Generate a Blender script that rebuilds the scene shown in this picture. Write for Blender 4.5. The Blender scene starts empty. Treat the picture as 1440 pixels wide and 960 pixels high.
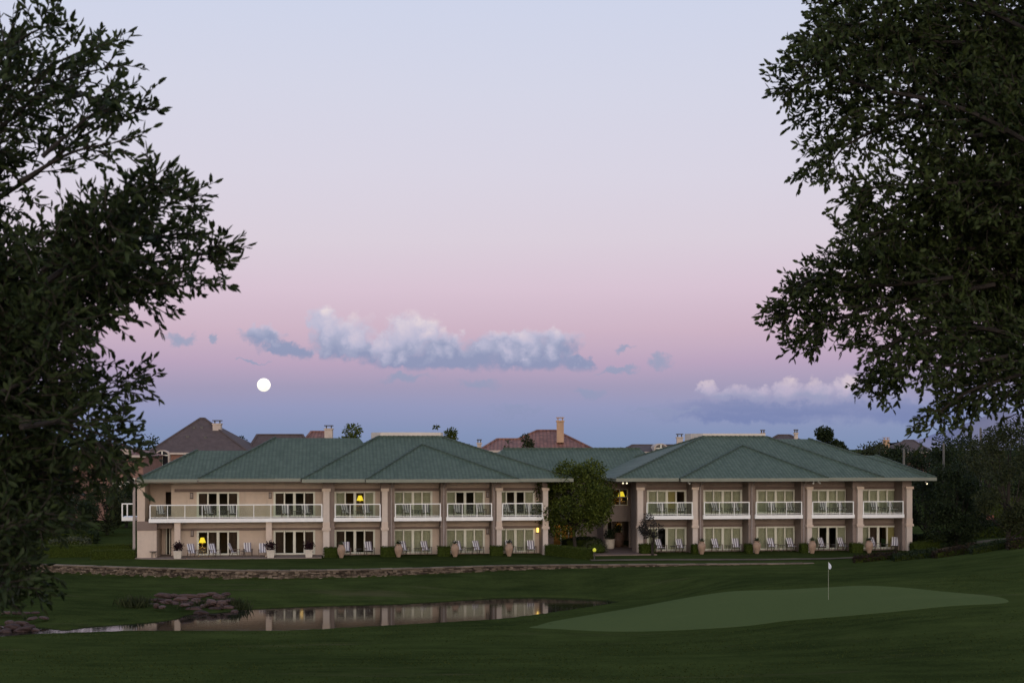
import bpy, math, random
import numpy as np
from mathutils import Vector, Matrix
R = random.Random(7)
NR = np.random.default_rng(11)
sc = bpy.context.scene
col = sc.collection
rad = math.radians
CAM_Z = 10.7
# ------------------------------------------------------------------ materials
class NT:
    def __init__(s, tree): s.t = tree; s.n = tree.nodes; s.l = tree.links
    def node(s, typ, **kw):
        n = s.n.new(typ)
        for k, v in kw.items(): setattr(n, k, v)
        return n
    def put(s, sock, v):
        if v is None: return
        if hasattr(v, 'links') or isinstance(v, bpy.types.NodeSocket): s.l.new(v, sock)
        else: sock.default_value = v
    def m(s, op, a, b=None, c=None, clamp=False):
        n = s.node('ShaderNodeMath', operation=op); n.use_clamp = clamp
        for i, v in enumerate((a, b, c)):
            if v is not None: s.put(n.inputs[i], v)
        return n.outputs[0]
    def vm(s, op, a, b=None, c=None):
        n = s.node('ShaderNodeVectorMath', operation=op)
        for i, v in enumerate((a, b, c)):
            if v is not None: s.put(n.inputs[i], v)
        return n.outputs['Value'] if op in ('DOT_PRODUCT', 'LENGTH') else n.outputs[0]
    def mix(s, f, a, b, blend='MIX'):
        n = s.node('ShaderNodeMix', data_type='RGBA', blend_type=blend)
        s.put(n.inputs[0], f); s.put(n.inputs[6], a); s.put(n.inputs[7], b)
        return n.outputs[2]
    def noise(s, vec, scale, detail=3, rough=.55, out='Fac', dist=0):
        n = s.node('ShaderNodeTexNoise')
        if vec is not None: s.l.new(vec, n.inputs['Vector'])
        n.inputs['Scale'].default_value = scale; n.inputs['Detail'].default_value = detail
        n.inputs['Roughness'].default_value = rough; n.inputs['Distortion'].default_value = dist
        return n.outputs[out]
    def ramp(s, fac, stops, interp='LINEAR'):
        n = s.node('ShaderNodeValToRGB'); n.color_ramp.interpolation = interp
        e = n.color_ramp.elements
        while len(e) < len(stops): e.new(0.5)
        for k, (p, c) in enumerate(stops): e[k].position = p; e[k].color = (*c[:3], 1)
        s.l.new(fac, n.inputs[0]); return n.outputs[0]
    def smooth(s, x, lo, hi):
        n = s.node('ShaderNodeMapRange', interpolation_type='SMOOTHSTEP')
        s.put(n.inputs[0], x); n.inputs[1].default_value = lo; n.inputs[2].default_value = hi
        return n.outputs[0]
def lin(r, g, b):
    f = lambda c: (c/255/12.92) if c/255 <= .04045 else ((c/255+.055)/1.055)**2.4
    return (f(r), f(g), f(b), 1)
def c4(c): return (*c[:3], 1)
def base_mat(name, rough=.7, spec=.3):
    m = bpy.data.materials.new(name); m.use_nodes = True
    t = NT(m.node_tree); p = m.node_tree.nodes['Principled BSDF']
    p.inputs['Roughness'].default_value = rough
    p.inputs['Specular IOR Level'].default_value = spec
    return m, t, p
def surf(name, colr, rough=.7, var=.18, scale=3., bump=.0, bscale=30., spec=.3, stain=0.):
    """plain material with blotchy colour variation, optional bump"""
    m, t, p = base_mat(name, rough, spec)
    tc = t.node('ShaderNodeTexCoord').outputs['Object']
    n1 = t.noise(tc, scale, 4); n2 = t.noise(tc, scale*7, 3)
    f = t.m('ADD', t.m('MULTIPLY', n1, .65), t.m('MULTIPLY', n2, .35))
    lo = tuple(x*(1-var*1.6) for x in colr[:3]); hi = tuple(min(1, x*(1+var*1.2)) for x in colr[:3])
    cc = t.ramp(f, [(.3, lo), (.7, hi)])
    if stain:
        v = t.vm('MULTIPLY', tc, (3., 3., .35)); s = t.smooth(t.noise(v, 1.2, 4), .5, .75)
        cc = t.mix(t.m('MULTIPLY', s, stain), cc, tuple(x*.55 for x in colr[:3])+(1,))
    t.l.new(cc, p.inputs['Base Color'])
    if bump:
        b = t.node('ShaderNodeBump'); b.inputs['Strength'].default_value = bump; b.inputs['Distance'].default_value = .05
        t.l.new(t.noise(tc, bscale, 4), b.inputs['Height']); t.l.new(b.outputs[0], p.inputs['Normal'])
    return m
def leaf_mat(name, c_dark, c_light, trans=.25, rough=.55):
    m, t, p = base_mat(name, rough, .12)
    g = t.node('ShaderNodeNewGeometry'); tc = t.node('ShaderNodeTexCoord').outputs['Object']
    f = t.m('ADD', t.m('MULTIPLY', g.outputs['Random Per Island'], .6), t.m('MULTIPLY', t.noise(tc, .9, 2), .5))
    cc = t.ramp(f, [(.25, c_dark), (.85, c_light)])
    t.l.new(cc, p.inputs['Base Color'])
    tr = t.node('ShaderNodeBsdfTranslucent'); t.l.new(cc, tr.inputs['Color'])
    mx = t.node('ShaderNodeMixShader'); mx.inputs[0].default_value = trans
    t.l.new(p.outputs[0], mx.inputs[1]); t.l.new(tr.outputs[0], mx.inputs[2])
    t.l.new(mx.outputs[0], m.node_tree.nodes['Material Output'].inputs['Surface'])
    return m
def emit_mat(name, c, s):
    m, t, p = base_mat(name)
    p.inputs['Base Color'].default_value = c4(c)
    p.inputs['Emission Color'].default_value = c4(c); p.inputs['Emission Strength'].default_value = s
    return m
def tile_mat(name, lo, hi, along=3.2, rows=2.6):
    m, t, p = base_mat(name, .6, .3)
    tc = t.node('ShaderNodeTexCoord').outputs['Object']
    sx = t.node('ShaderNodeSeparateXYZ'); t.l.new(tc, sx.inputs[0])
    wx = t.m('ABSOLUTE', t.m('SINE', t.m('MULTIPLY', sx.outputs[0], along*math.pi)))
    ry = t.m('FRACT', t.m('MULTIPLY', sx.outputs[1], rows))
    cell = t.node('ShaderNodeCombineXYZ')
    t.l.new(t.m('FLOOR', t.m('MULTIPLY', sx.outputs[0], along)), cell.inputs[0])
    t.l.new(t.m('FLOOR', t.m('MULTIPLY', sx.outputs[1], rows)), cell.inputs[1])
    wn = t.node('ShaderNodeTexWhiteNoise', noise_dimensions='2D'); t.l.new(cell.outputs[0], wn.inputs['Vector'])
    n = t.noise(tc, .35, 4); n2 = t.noise(t.vm('MULTIPLY', tc, (2.2, .35, .35)), 1.6, 4)
    f = t.m('ADD', t.m('ADD', t.m('MULTIPLY', wn.outputs[0], .3), t.m('MULTIPLY', n, .4)), t.m('MULTIPLY', n2, .3))
    cc = t.ramp(f, [(.28, lo), (.72, hi)])
    sh = t.m('MULTIPLY', t.smooth(ry, .0, .16), t.m('ADD', .55, t.m('MULTIPLY', wx, .45)))
    cc = t.mix(sh, tuple(x*.5 for x in lo[:3])+(1,), cc)
    t.l.new(cc, p.inputs['Base Color'])
    b = t.node('ShaderNodeBump'); b.inputs['Strength'].default_value = .7; b.inputs['Distance'].default_value = .06
    t.l.new(t.m('ADD', wx, t.m('MULTIPLY', ry, .6)), b.inputs['Height']); t.l.new(b.outputs[0], p.inputs['Normal'])
    return m
def grass_mat(name, dark, light, straw, streak=1.0):
    m, t, p = base_mat(name, .95, 0.)
    tc = t.node('ShaderNodeTexCoord').outputs['Object']
    big = t.noise(tc, .05, 4, .6); mid = t.noise(t.vm('MULTIPLY', tc, (.7, 1.2, 1)), .5, 6, .7)
    fine = t.noise(tc, 9., 4, .7); mow = t.noise(t.vm('MULTIPLY', tc, (.06, 1., 1)), .8, 3, .5)
    f = t.m('ADD', t.m('ADD', t.m('MULTIPLY', big, .36), t.m('MULTIPLY', mid, .30*streak)),
            t.m('ADD', t.m('MULTIPLY', fine, .25), t.m('MULTIPLY', mow, .10*streak)))
    cc = t.ramp(f, [(.42, dark), (.59, light)] if streak == 1. else [(.36, dark), (.64, light)])
    st = t.smooth(t.noise(t.vm('MULTIPLY', tc, (.2, .9, 1)), .35, 5, .65), .58, .74)
    cc = t.mix(t.m('MULTIPLY', st, .65*streak), cc, c4(straw))
    t.l.new(cc, p.inputs['Base Color'])
    b = t.node('ShaderNodeBump'); b.inputs['Strength'].default_value = .6; b.inputs['Distance'].default_value = .08
    t.l.new(t.m('ADD', t.noise(tc, 14., 4, .75), t.m('MULTIPLY', t.noise(tc, 1.3, 4), 1.5)), b.inputs['Height'])
    t.l.new(b.outputs[0], p.inputs['Normal'])
    return m
M = {}
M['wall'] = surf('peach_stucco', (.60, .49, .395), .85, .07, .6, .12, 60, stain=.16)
M['wall_shade'] = surf('shaded_stucco', (.345, .28, .235), .85, .08, .8, .12, 60, stain=.2)  # darker copy of the wall stucco, shade put into its colour
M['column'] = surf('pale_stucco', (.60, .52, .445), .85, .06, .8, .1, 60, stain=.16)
M['pier'] = surf('pier_stucco', (.25, .198, .168), .85, .1, .8, .12, 60, stain=.2)  # shadow of the recess beside the columns is in this darker colour
M['beam'] = surf('taupe_trim', (.22, .165, .14), .8, .1, 1.2)
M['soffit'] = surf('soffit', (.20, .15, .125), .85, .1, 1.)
M['white'] = surf('white_paint', (.88, .89, .86), .45, .05, 2., spec=.4)
M['frame'] = surf('cream_frame', (.70, .70, .58), .45, .05, 2., spec=.4)
M['roof'] = tile_mat('green_tiles', (.060, .090, .055), (.102, .140, .092))
M['ridge'] = surf('ridge_tiles', (.06, .088, .068), .65, .3, 3., .4, 8)
M['fascia'] = surf('gutter_green', (.21, .225, .175), .5, .1, 1.)
M['parapet'] = surf('parapet', (.62, .56, .48), .8, .08, .8)
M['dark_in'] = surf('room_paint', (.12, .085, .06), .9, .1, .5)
M['curtain'] = surf('sage_curtain', (.56, .54, .43), .9, .12, 6.)
M['curtain2'] = surf('lamplit_curtain', (.50, .42, .20), .9, .1, 6.)  # yellow glow of a lit room painted into the cloth colour
M['blind'] = surf('brown_drape', (.11, .07, .055), .9, .15, 6.)
M['metal'] = surf('dark_metal', (.06, .055, .05), .5, .1, 4.)
M['lamp_metal'] = surf('lantern_bronze', (.10, .07, .055), .5, .1, 4.)
M['pipe'] = surf('downpipe_grey', (.34, .29, .265), .5, .1, 2.)
M['wood'] = surf('weathered_wood', (.16, .12, .095), .8, .2, 5.)
M['slat'] = surf('white_slat', (.74, .73, .73), .5, .06, 5.)
M['slat2'] = surf('mauve_slat', (.22, .20, .25), .6, .1, 5.)
M['terra'] = surf('terracotta', (.36, .25, .175), .85, .2, 3., .15, 20)
M['pale_pot'] = surf('pale_planter', (.62, .56, .47), .8, .1, 3.)
M['paving'] = surf('pink_paving', (.20, .15, .125), .95, .2, 1.2, .1, 20, spec=.05)
M['patio'] = surf('patio_slabs', (.25, .20, .165), .85, .12, 1.2, .1, 20)
M['path'] = surf('path_concrete', (.15, .125, .085), .95, .2, .8, .1, 20, spec=0)
M['bark'] = surf('bark', (.032, .026, .021), .9, .3, 4., .6, 12)
M['twig'] = surf('twig', (.04, .034, .026), .9, .3, 8.)
M['brick'] = surf('house_brick', (.26, .15, .115), .9, .15, 2.)
M['house_wall'] = surf('house_stucco', (.45, .36, .27), .9, .08, .6)
M['shingle'] = surf('brown_shingle', (.10, .075, .068), .9, .18, 1.8, .3, 6)
M['red_tile'] = tile_mat('red_tiles', (.15, .065, .045), (.30, .145, .10), 2.2, 1.8)
M['chim'] = surf('chimney_stucco', (.52, .44, .37), .9, .1, 1.5)
M['chim_o'] = surf('chimney_ochre', (.46, .30, .19), .9, .1, 1.5)
M['black'] = surf('dark_glass', (.015, .016, .02), .12, .1, 2., spec=.5)
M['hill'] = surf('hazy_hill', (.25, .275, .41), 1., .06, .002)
M['post'] = surf('grey_post', (.13, .125, .11), .8, .15, 2.)
M['ground'] = grass_mat('fairway_grass', (.0245, .035, .0098), (.060, .078, .0205), (.090, .080, .037))
M['green'] = grass_mat('green_turf', (.088, .114, .040), (.119, .148, .052), (.122, .136, .058), .35)
M['fringe'] = grass_mat('fringe_turf', (.040, .054, .014), (.072, .090, .026), (.08, .085, .036), .5)
M['hedge_core'] = surf('hedge_core', (.038, .054, .011), .95, .5, 9., .8, 40, spec=0)
M['hedge'] = leaf_mat('hedge_leaf', (.030, .046, .008), (.085, .112, .020))
M['shrub_red'] = leaf_mat('shrub_leaf_red', (.018, .013, .009), (.045, .033, .018))
M['shrub_grey'] = leaf_mat('shrub_leaf_grey', (.045, .055, .03), (.10, .11, .06))
M['purple'] = leaf_mat('purple_leaf', (.018, .009, .012), (.05, .022, .026))
M['oak'] = leaf_mat('oak_leaf', (.016, .026, .010), (.046, .066, .024), .2)
M['oak2'] = leaf_mat('oak_leaf_green', (.020, .031, .010), (.056, .078, .024), .2)
M['tree_mid'] = leaf_mat('tree_leaf_mid', (.026, .040, .007), (.105, .130, .022))
M['tree_dark'] = leaf_mat('tree_leaf_dark', (.011, .019, .007), (.036, .052, .020))
M['tree_olive'] = leaf_mat('tree_leaf_olive', (.020, .027, .010), (.055, .066, .026))
M['myrtle'] = leaf_mat('myrtle_leaf', (.022, .022, .020), (.06, .056, .05))
M['flag'] = surf('flag_cloth', (.75, .78, .85), .8, .05, 3.)
M['pole'] = surf('pin_pole', (.38, .38, .28), .5, .05, 3.)
M['shade'] = emit_mat('lamp_shade_glow', (1., .74, .05), .95)
M['bulb'] = emit_mat('flood_bulb', (1., .88, .60), 1.6)
M['sconce'] = emit_mat('sconce_glow', (1., .72, .16), 2.2)
M['moon'] = emit_mat('moon_glow', (1., .94, .78), .93)
_t = NT(M['moon'].node_tree); _p = M['moon'].node_tree.nodes['Principled BSDF']
_n = _t.noise(_t.node('ShaderNodeTexCoord').outputs['Object'], .07, 3, .6)
_t.l.new(_t.ramp(_n, [(.38, (.80, .75, .62)), (.56, (1., .95, .80))]), _p.inputs['Emission Color'])
def rock_mat(name, a, b, c):
    m, t, p = base_mat(name, .9, .2)
    g = t.node('ShaderNodeNewGeometry'); tc = t.node('ShaderNodeTexCoord').outputs['Object']
    oi = t.node('ShaderNodeObjectInfo')
    f = t.m('ADD', t.m('MULTIPLY', g.outputs['Random Per Island'], .6), t.m('MULTIPLY', t.noise(tc, 2.5, 5), .6))
    f = t.m('ADD', f, t.m('MULTIPLY', t.m('SUBTRACT', oi.outputs['Random'], .5), .35))
    t.l.new(t.ramp(f, [(.2, a), (.55, b), (.95, c)]), p.inputs['Base Color'])
    bp = t.node('ShaderNodeBump'); bp.inputs['Strength'].default_value = 1.
    t.l.new(t.noise(tc, 5, 6, .7), bp.inputs['Height']); t.l.new(bp.outputs[0], p.inputs['Normal'])
    return m
M['stone'] = rock_mat('wall_stone', (.045, .033, .024), (.16, .122, .088), (.33, .26, .195))
M['boulder'] = rock_mat('red_boulder', (.016, .011, .009), (.055, .035, .030), (.14, .092, .078))
def glass_mat(name, tint, ior, alpha_mix=0.):
    m = bpy.data.materials.new(name); m.use_nodes = True; t = NT(m.node_tree); t.n.clear()
    o = t.node('ShaderNodeOutputMaterial'); tr = t.node('ShaderNodeBsdfTransparent'); tr.inputs[0].default_value = c4(tint)
    gl = t.node('ShaderNodeBsdfGlossy'); gl.inputs['Roughness'].default_value = .02
    fr = t.node('ShaderNodeFresnel'); fr.inputs[0].default_value = ior
    mx = t.node('ShaderNodeMixShader'); t.l.new(fr.outputs[0], mx.inputs[0]); t.l.new(tr.outputs[0], mx.inputs[1]); t.l.new(gl.outputs[0], mx.inputs[2])
    out = mx.outputs[0]
    if alpha_mix:
        df = t.node('ShaderNodeBsdfDiffuse'); df.inputs[0].default_value = (.35, .40, .33, 1)
        m2 = t.node('ShaderNodeMixShader'); m2.inputs[0].default_value = alpha_mix
        t.l.new(out, m2.inputs[1]); t.l.new(df.outputs[0], m2.inputs[2]); out = m2.outputs[0]
    t.l.new(out, o.inputs[0]); return m
M['glass'] = glass_mat('window_glass', (.82, .86, .80), 1.32)
M['rail_glass'] = glass_mat('railing_glass', (.80, .86, .80), 1.3, .10)
def water_mat():
    m, t, p = base_mat('pond_water', .04, .32)
    p.inputs['Base Color'].default_value = (.012, .013, .009, 1)
    p.inputs['IOR'].default_value = 1.33
    tc = t.node('ShaderNodeTexCoord').outputs['Object']
    b = t.node('ShaderNodeBump'); b.inputs['Strength'].default_value = .12; b.inputs['Distance'].default_value = .02
    t.l.new(t.noise(t.vm('MULTIPLY', tc, (.6, 1.6, 1)), 1.6, 3), b.inputs['Height']); t.l.new(b.outputs[0], p.inputs['Normal'])
    return m
M['water'] = water_mat()
# ------------------------------------------------------------------ object helpers
def tag(o, label=None, cat=None, group=None, kind=None):
    if label: o['label'] = label
    if cat: o['category'] = cat
    if group: o['group'] = group
    if kind: o['kind'] = kind
    return o
def empty(name, loc=(0, 0, 0), rz=0., label=None, cat=None, group=None):
    o = bpy.data.objects.new(name, None); o.empty_display_size = .3
    o.location = loc; o.rotation_euler = (0, 0, rz); col.objects.link(o)
    return tag(o, label, cat, group)
def link(name, me, parent=None, loc=None):
    o = bpy.data.objects.new(name, me); col.objects.link(o)
    if parent: o.parent = parent
    if loc is not None: o.location = loc
    return o
def dup(root, loc, rz, label, group=None, scale=None):
    r = root.copy(); col.objects.link(r); r.location = loc; r.rotation_euler = (0, 0, rz)
    if scale: r.scale = (scale,)*3
    r['label'] = label
    if group: r['group'] = group
    for ch in list(root.children):
        c = ch.copy(); col.objects.link(c); c.parent = r
        for g in ch.children:
            d = g.copy(); col.objects.link(d); d.parent = c
    return r
class MB:
    def __init__(s): s.v = []; s.f = []; s.mi = []; s.cur = 0
    def add(s, vs, fs):
        k = len(s.v); s.v += [tuple(v) for v in vs]; s.f += [tuple(i+k for i in f) for f in fs]; s.mi += [s.cur]*len(fs); return s
    def box(s, x0, x1, y0, y1, z0, z1):
        return s.add([(x0, y0, z0), (x1, y0, z0), (x1, y1, z0), (x0, y1, z0), (x0, y0, z1), (x1, y0, z1), (x1, y1, z1), (x0, y1, z1)],
                     [(0, 3, 2, 1), (4, 5, 6, 7), (0, 1, 5, 4), (1, 2, 6, 5), (2, 3, 7, 6), (3, 0, 4, 7)])
    def bar(s, a, b, w, h, up=(0, 0, 1)):
        a = Vector(a); b = Vector(b); d = (b-a).normalized(); u = Vector(up)
        if abs(d.dot(u)) > .97: u = Vector((0, 1, 0))
        r = d.cross(u).normalized()*w/2; q = r.cross(d).normalized()*h/2
        vs = [p+i*r+j*q for p in (a, b) for i, j in ((-1, -1), (1, -1), (1, 1), (-1, 1))]
        return s.add(vs, [(0, 3, 2, 1), (4, 5, 6, 7), (0, 1, 5, 4), (1, 2, 6, 5), (2, 3, 7, 6), (3, 0, 4, 7)])
    def tube(s, pts, rs, n=8):
        pts = [Vector(p) for p in pts]; k = len(s.v); up = Vector((.13, .31, .94))
        for i, p in enumerate(pts):
            d = (pts[min(i+1, len(pts)-1)]-pts[max(i-1, 0)]).normalized()
            u = up if abs(d.dot(up)) < .95 else Vector((1, 0, 0))
            a = d.cross(u).normalized(); b = d.cross(a)
            for j in range(n):
                t = 2*math.pi*j/n; s.v.append(tuple(p+(a*math.cos(t)+b*math.sin(t))*rs[i]))
        for i in range(len(pts)-1):
            for j in range(n):
                s.f.append((k+i*n+j, k+i*n+(j+1) % n, k+(i+1)*n+(j+1) % n, k+(i+1)*n+j)); s.mi.append(s.cur)
        for e in (0, len(pts)-1):
            s.f.append(tuple(k+e*n+j for j in range(n))); s.mi.append(s.cur)
        return s
    def lathe(s, prof, n=20, c=(0, 0, 0)):
        k = len(s.v)
        for r, z in prof:
            for j in range(n):
                t = 2*math.pi*j/n; s.v.append((c[0]+r*math.cos(t), c[1]+r*math.sin(t), c[2]+z))
        for i in range(len(prof)-1):
            for j in range(n):
                s.f.append((k+i*n+j, k+i*n+(j+1) % n, k+(i+1)*n+(j+1) % n, k+(i+1)*n+j)); s.mi.append(s.cur)
        for e in (0, len(prof)-1):
            s.f.append(tuple(k+e*n+j for j in range(n))); s.mi.append(s.cur)
        return s
    def mesh(s, name, mats, smooth=False):
        me = bpy.data.meshes.new(name); me.from_pydata(s.v, [], s.f)
        for m in (mats if isinstance(mats, (list, tuple)) else [mats]): me.materials.append(m)
        me.polygons.foreach_set('material_index', s.mi)
        if smooth: me.polygons.foreach_set('use_smooth', [True]*len(s.f))
        me.update(); return me
    def build(s, name, mats, parent=None, loc=None, smooth=False):
        return link(name, s.mesh(name, mats, smooth), parent, loc)
def np_mesh(name, V, Fq, mats):
    me = bpy.data.meshes.new(name); V = np.asarray(V, np.float32); Fq = np.asarray(Fq, np.int32)
    me.vertices.add(len(V)); me.vertices.foreach_set('co', V.ravel())
    k = Fq.shape[1]
    me.loops.add(Fq.size); me.loops.foreach_set('vertex_index', Fq.ravel())
    me.polygons.add(len(Fq)); me.polygons.foreach_set('loop_start', np.arange(0, Fq.size, k, dtype=np.int32))
    me.update(calc_edges=True); me.validate()
    for m in (mats if isinstance(mats, (list, tuple)) else [mats]): me.materials.append(m)
    return me
def unit(a): return a/np.maximum(np.linalg.norm(a, axis=1, keepdims=True), 1e-6)
def leaves_mesh(name, P, D, L, W, mat, folded=False):
    """one pointed leaf per row: base P, direction D, length L, width W"""
    n = len(P); D = unit(D); S = unit(np.cross(D, unit(NR.normal(size=(n, 3)))))
    Nn = np.cross(S, D); L = np.broadcast_to(np.asarray(L, float), (n,))[:, None]; W = np.broadcast_to(np.asarray(W, float), (n,))[:, None]
    if not folded:
        V = np.stack([P, P+D*L*.45+S*W/2, P+D*L, P+D*L*.45-S*W/2], 1).reshape(-1, 3)
        F = (np.arange(n)[:, None]*4+np.array([0, 1, 2, 3])[None])
    else:
        up = Nn*W*.16; dr = -Nn*L*.10
        V = np.stack([P, P+D*L*.35+S*W/2+up, P+D*L*.72+S*W*.42+up+dr*.5, P+D*L+dr, P+D*L*.72-S*W*.42+up+dr*.5, P+D*L*.35-S*W/2+up], 1).reshape(-1, 3)
        b = np.arange(n)[:, None]*6
        F = np.concatenate([b+np.array([0, 1, 2, 3]), b+np.array([0, 3, 4, 5])], 0)
    return np_mesh(name, V, F, mat)
# ------------------------------------------------------------------ layout frames
TH = rad(7.4); CT, ST = math.cos(TH), math.sin(TH)
OX, OY, OZ = -7.965, 118., 1.73
def l2w(x, y, z=0.): return (OX+CT*x-ST*y, OY+ST*x+CT*y, OZ+z)
def wp(u, v, z):
    """plan position of a surveyed point at height z"""
    d = (CAM_Z-z)*2000./(v-628.); return ((u-720.)*d/2000., d)
# ------------------------------------------------------------------ terrain
WALL = [(-41, 113.2), (-36.5, 111.6), (-31.2, 109.6), (-25.3, 107.8), (-21.3, 106.5), (-17, 106.2), (-11.8, 107), (-6.5, 108.5), (-1.1, 110.5), (4.4, 111.3), (10, 111.7), (15.7, 112), (21.5, 112.6), (24, 113)]
WX = np.array([p[0] for p in WALL]); WY = np.array([p[1] for p in WALL])
HX = np.array([-41, -36, -21, -10, 0, 7, 15, 24]); HH = np.array([.72, .75, .72, .62, .42, .28, .16, .10])
def wall_y(x): return np.interp(x, WX, WY)
def wall_h(x):
    h = np.interp(x, HX, HH)
    return h*np.clip((26-x)/3, 0, 1)*np.clip((x+46)/4, 0, 1)
POND = [(-60, 879), (-10, 877.5), (20, 880), (60, 882), (84, 885), (93, 885), (130, 880), (180, 877), (240, 871.5), (258, 867), (266, 863), (300, 861), (325, 859), (345, 856), (440, 851.5), (560, 848.5), (640, 844), (700, 840), (760, 839), (800, 840), (850, 843), (872, 846.5),
        (858, 849), (830, 853.5), (800, 858), (760, 864), (700, 871.5), (560, 879.5), (440, 886), (400, 887.5), (300, 888), (180, 888), (100, 890.5), (60, 892), (20, 895), (-40, 897), (-60, 897)]
PW = np.array([wp(u, v, 0.) for u, v in POND])
def poly_sd(px, py, poly):
    """signed distance to a polygon, negative inside"""
    d = np.full(px.shape, 1e9); ins = np.zeros(px.shape, bool); n = len(poly)
    for i in range(n):
        ax, ay = poly[i]; bx, by = poly[(i+1) % n]
        ex, ey = bx-ax, by-ay; t = np.clip(((px-ax)*ex+(py-ay)*ey)/(ex*ex+ey*ey+1e-9), 0, 1)
        d = np.minimum(d, np.hypot(px-ax-t*ex, py-ay-t*ey))
        c = ((ay > py) != (by > py)) & (px < (bx-ax)*(py-ay)/(by-ay+1e-12)+ax); ins ^= c
    return np.where(ins, -d, d)
CTRL = [(0, 960, 2.35), (400, 960, 2.3), (720, 960, 2.4), (1100, 960, 2.5), (1440, 960, 2.7), (0, 925, 1.3), (360, 925, 1.35), (720, 925, 1.45), (1100, 925, 1.8), (1440, 920, 2.5),
        (100, 903, .6), (400, 900, .6), (700, 890, .5), (900, 905, .75), (1100, 895, 1.35), (1400, 885, 2.5),
        (737, 880, .4), (840, 888, .45), (900, 889, .55), (994, 884, .9), (1106, 873, 1.45), (1165, 843, 2.06), (1162, 827, 2.14), (1162, 867, 1.8), (840, 855, .65), (920, 843, 1.05), (1031, 830, 1.65), (1219, 823, 2.35), (1331, 831, 2.5), (1430, 838, 2.6), (1430, 850, 2.55), (1275, 859, 2.2),
        (1440, 780, 3.1), (1350, 800, 2.4), (1200, 800, 1.55), (1100, 811, 1.5), (1000, 815, 1.45), (900, 828, .8), (950, 812, 1.3), (700, 826, .6), (560, 836, .4), (880, 812, 1.15), (800, 815, .9), (640, 820, .7),
        (1200, 790, 1.55), (1340, 781, 2.1), (1420, 770, 2.8), (1240, 784, 1.65), (1310, 772, 1.9), (1390, 760, 2.3),
        (30, 845, .55), (150, 855, .35), (60, 866, .4), (200, 862, .3), (400, 840, .45), (250, 832, .5), (100, 825, .75), (0, 812, 1.0)]
CP = []
for u, v, z in CTRL: x, y = wp(u, v, z); CP.append((x, y, z))
for x, y in WALL[:-1]:
    h = float(wall_h(np.array(x))); CP.append((x, y-.6, 1.5-h)); CP.append((x, y+1.5, 1.52-h))
for lx in np.arange(-24, 46, 6.):
    for ly in (-3, 2, 14):
        x, y, _ = l2w(lx, ly); CP.append((x, y, 1.66-float(wall_h(np.array(x)))+(0 if ly < 10 else .1)))
CP += [(-60, 20, 5.6), (-30, 20, 5.3), (0, 20, 5.4), (30, 20, 5.5), (60, 20, 5.6), (0, 0, 7.4), (-40, 0, 7.4), (40, 0, 7.4), (0, -40, 8.), (-80, 100, 1.4), (-75, 80, 1.), (-70, 125, 1.6), (-50, 130, 1.6), (-40, 150, 1.8), (0, 150, 2.), (40, 150, 2.4), (53, 150, 3.6), (62, 130, 3.2), (80, 100, 4.2), (80, 140, 4.5), (90, 60, 4.), (-80, 180, 2.5), (0, 190, 2.5), (80, 190, 4.8), (52, 135, 2.5)]
CP = np.array(CP); CXY = CP[:, :2]/50.
def tps(r2): return np.where(r2 > 1e-12, .5*r2*np.log(np.maximum(r2, 1e-12)), 0)
nC = len(CP); A = np.zeros((nC+3, nC+3))
dd = ((CXY[:, None]-CXY[None])**2).sum(-1); A[:nC, :nC] = tps(dd)+np.eye(nC)*.0015
A[:nC, nC] = 1; A[:nC, nC+1:] = CXY; A[nC, :nC] = 1; A[nC+1:, :nC] = CXY.T
SOL = np.linalg.solve(A, np.r_[CP[:, 2], 0, 0, 0])
def height(x, y):
    x = np.asarray(x, float); y = np.asarray(y, float); sh = x.shape; xf = x.ravel(); yf = y.ravel()
    xc = np.clip(xf, -85, 90); yc = np.clip(yf, -40, 190); z = np.zeros(len(xf))
    for k in range(0, len(xf), 20000):
        q = np.stack([xc[k:k+20000], yc[k:k+20000]], 1)/50.; r2 = ((q[:, None]-CXY[None])**2).sum(-1)
        z[k:k+20000] = tps(r2)@SOL[:nC]+SOL[nC]+q@SOL[nC+1:]
    h = wall_h(xf); z += h*np.clip((yf-wall_y(xf)-.05)/.4, 0, 1)
    z = np.maximum(z, .18)
    near = (xf > -60) & (xf < 30) & (yf > 70) & (yf < 115)
    if near.any():
        sd = np.full(len(xf), 99.); sd[near] = poly_sd(xf[near], yf[near], PW)
        bank = np.where(sd < 0, np.maximum(-.5, sd*.9), np.minimum(sd*.6, .11))
        t = np.clip((sd-.2)/(4.5+4.5*np.clip((xf+8)/7, 0, 1)), 0, 1); t = t*t*(3-2*t)
        z = np.where(sd < 9.5, bank*(1-t)+z*t, z)
    return z.reshape(sh)
def gz(x, y): return float(height(np.array([x]), np.array([y]))[0])
gx = np.r_[[-4000, -1500, -700, -350, -200, -130, -100, -80, -70], np.arange(-64, 66, .5), [70, 80, 100, 130, 200, 350, 700, 1500, 4000]]
gy = np.r_[[-600, -200, -80], np.arange(-40, 40, 8.), np.arange(40, 74, .8), np.arange(74, 116, .35), np.arange(116, 136, 1.), [140, 150, 165, 185, 210, 260, 350, 600, 1200, 2500, 5000]]
GX, GY = np.meshgrid(gx, gy); GZ = height(GX, GY)
far = np.clip((GY-200)/400, 0, 1); GZ = GZ*(1-far)+1.*far
und = (np.sin(GX*.31+1.3*np.sin(GY*.17))*np.sin(GY*.43+GX*.05))*.03*((GY > 40) & (GY < 105))
GZ += np.where(GZ > .3, und, 0)
nx, ny = len(gx), len(gy); idx = np.arange(nx*ny).reshape(ny, nx)
FQ = np.stack([idx[:-1, :-1], idx[:-1, 1:], idx[1:, 1:], idx[1:, :-1]], -1).reshape(-1, 4)
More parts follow.
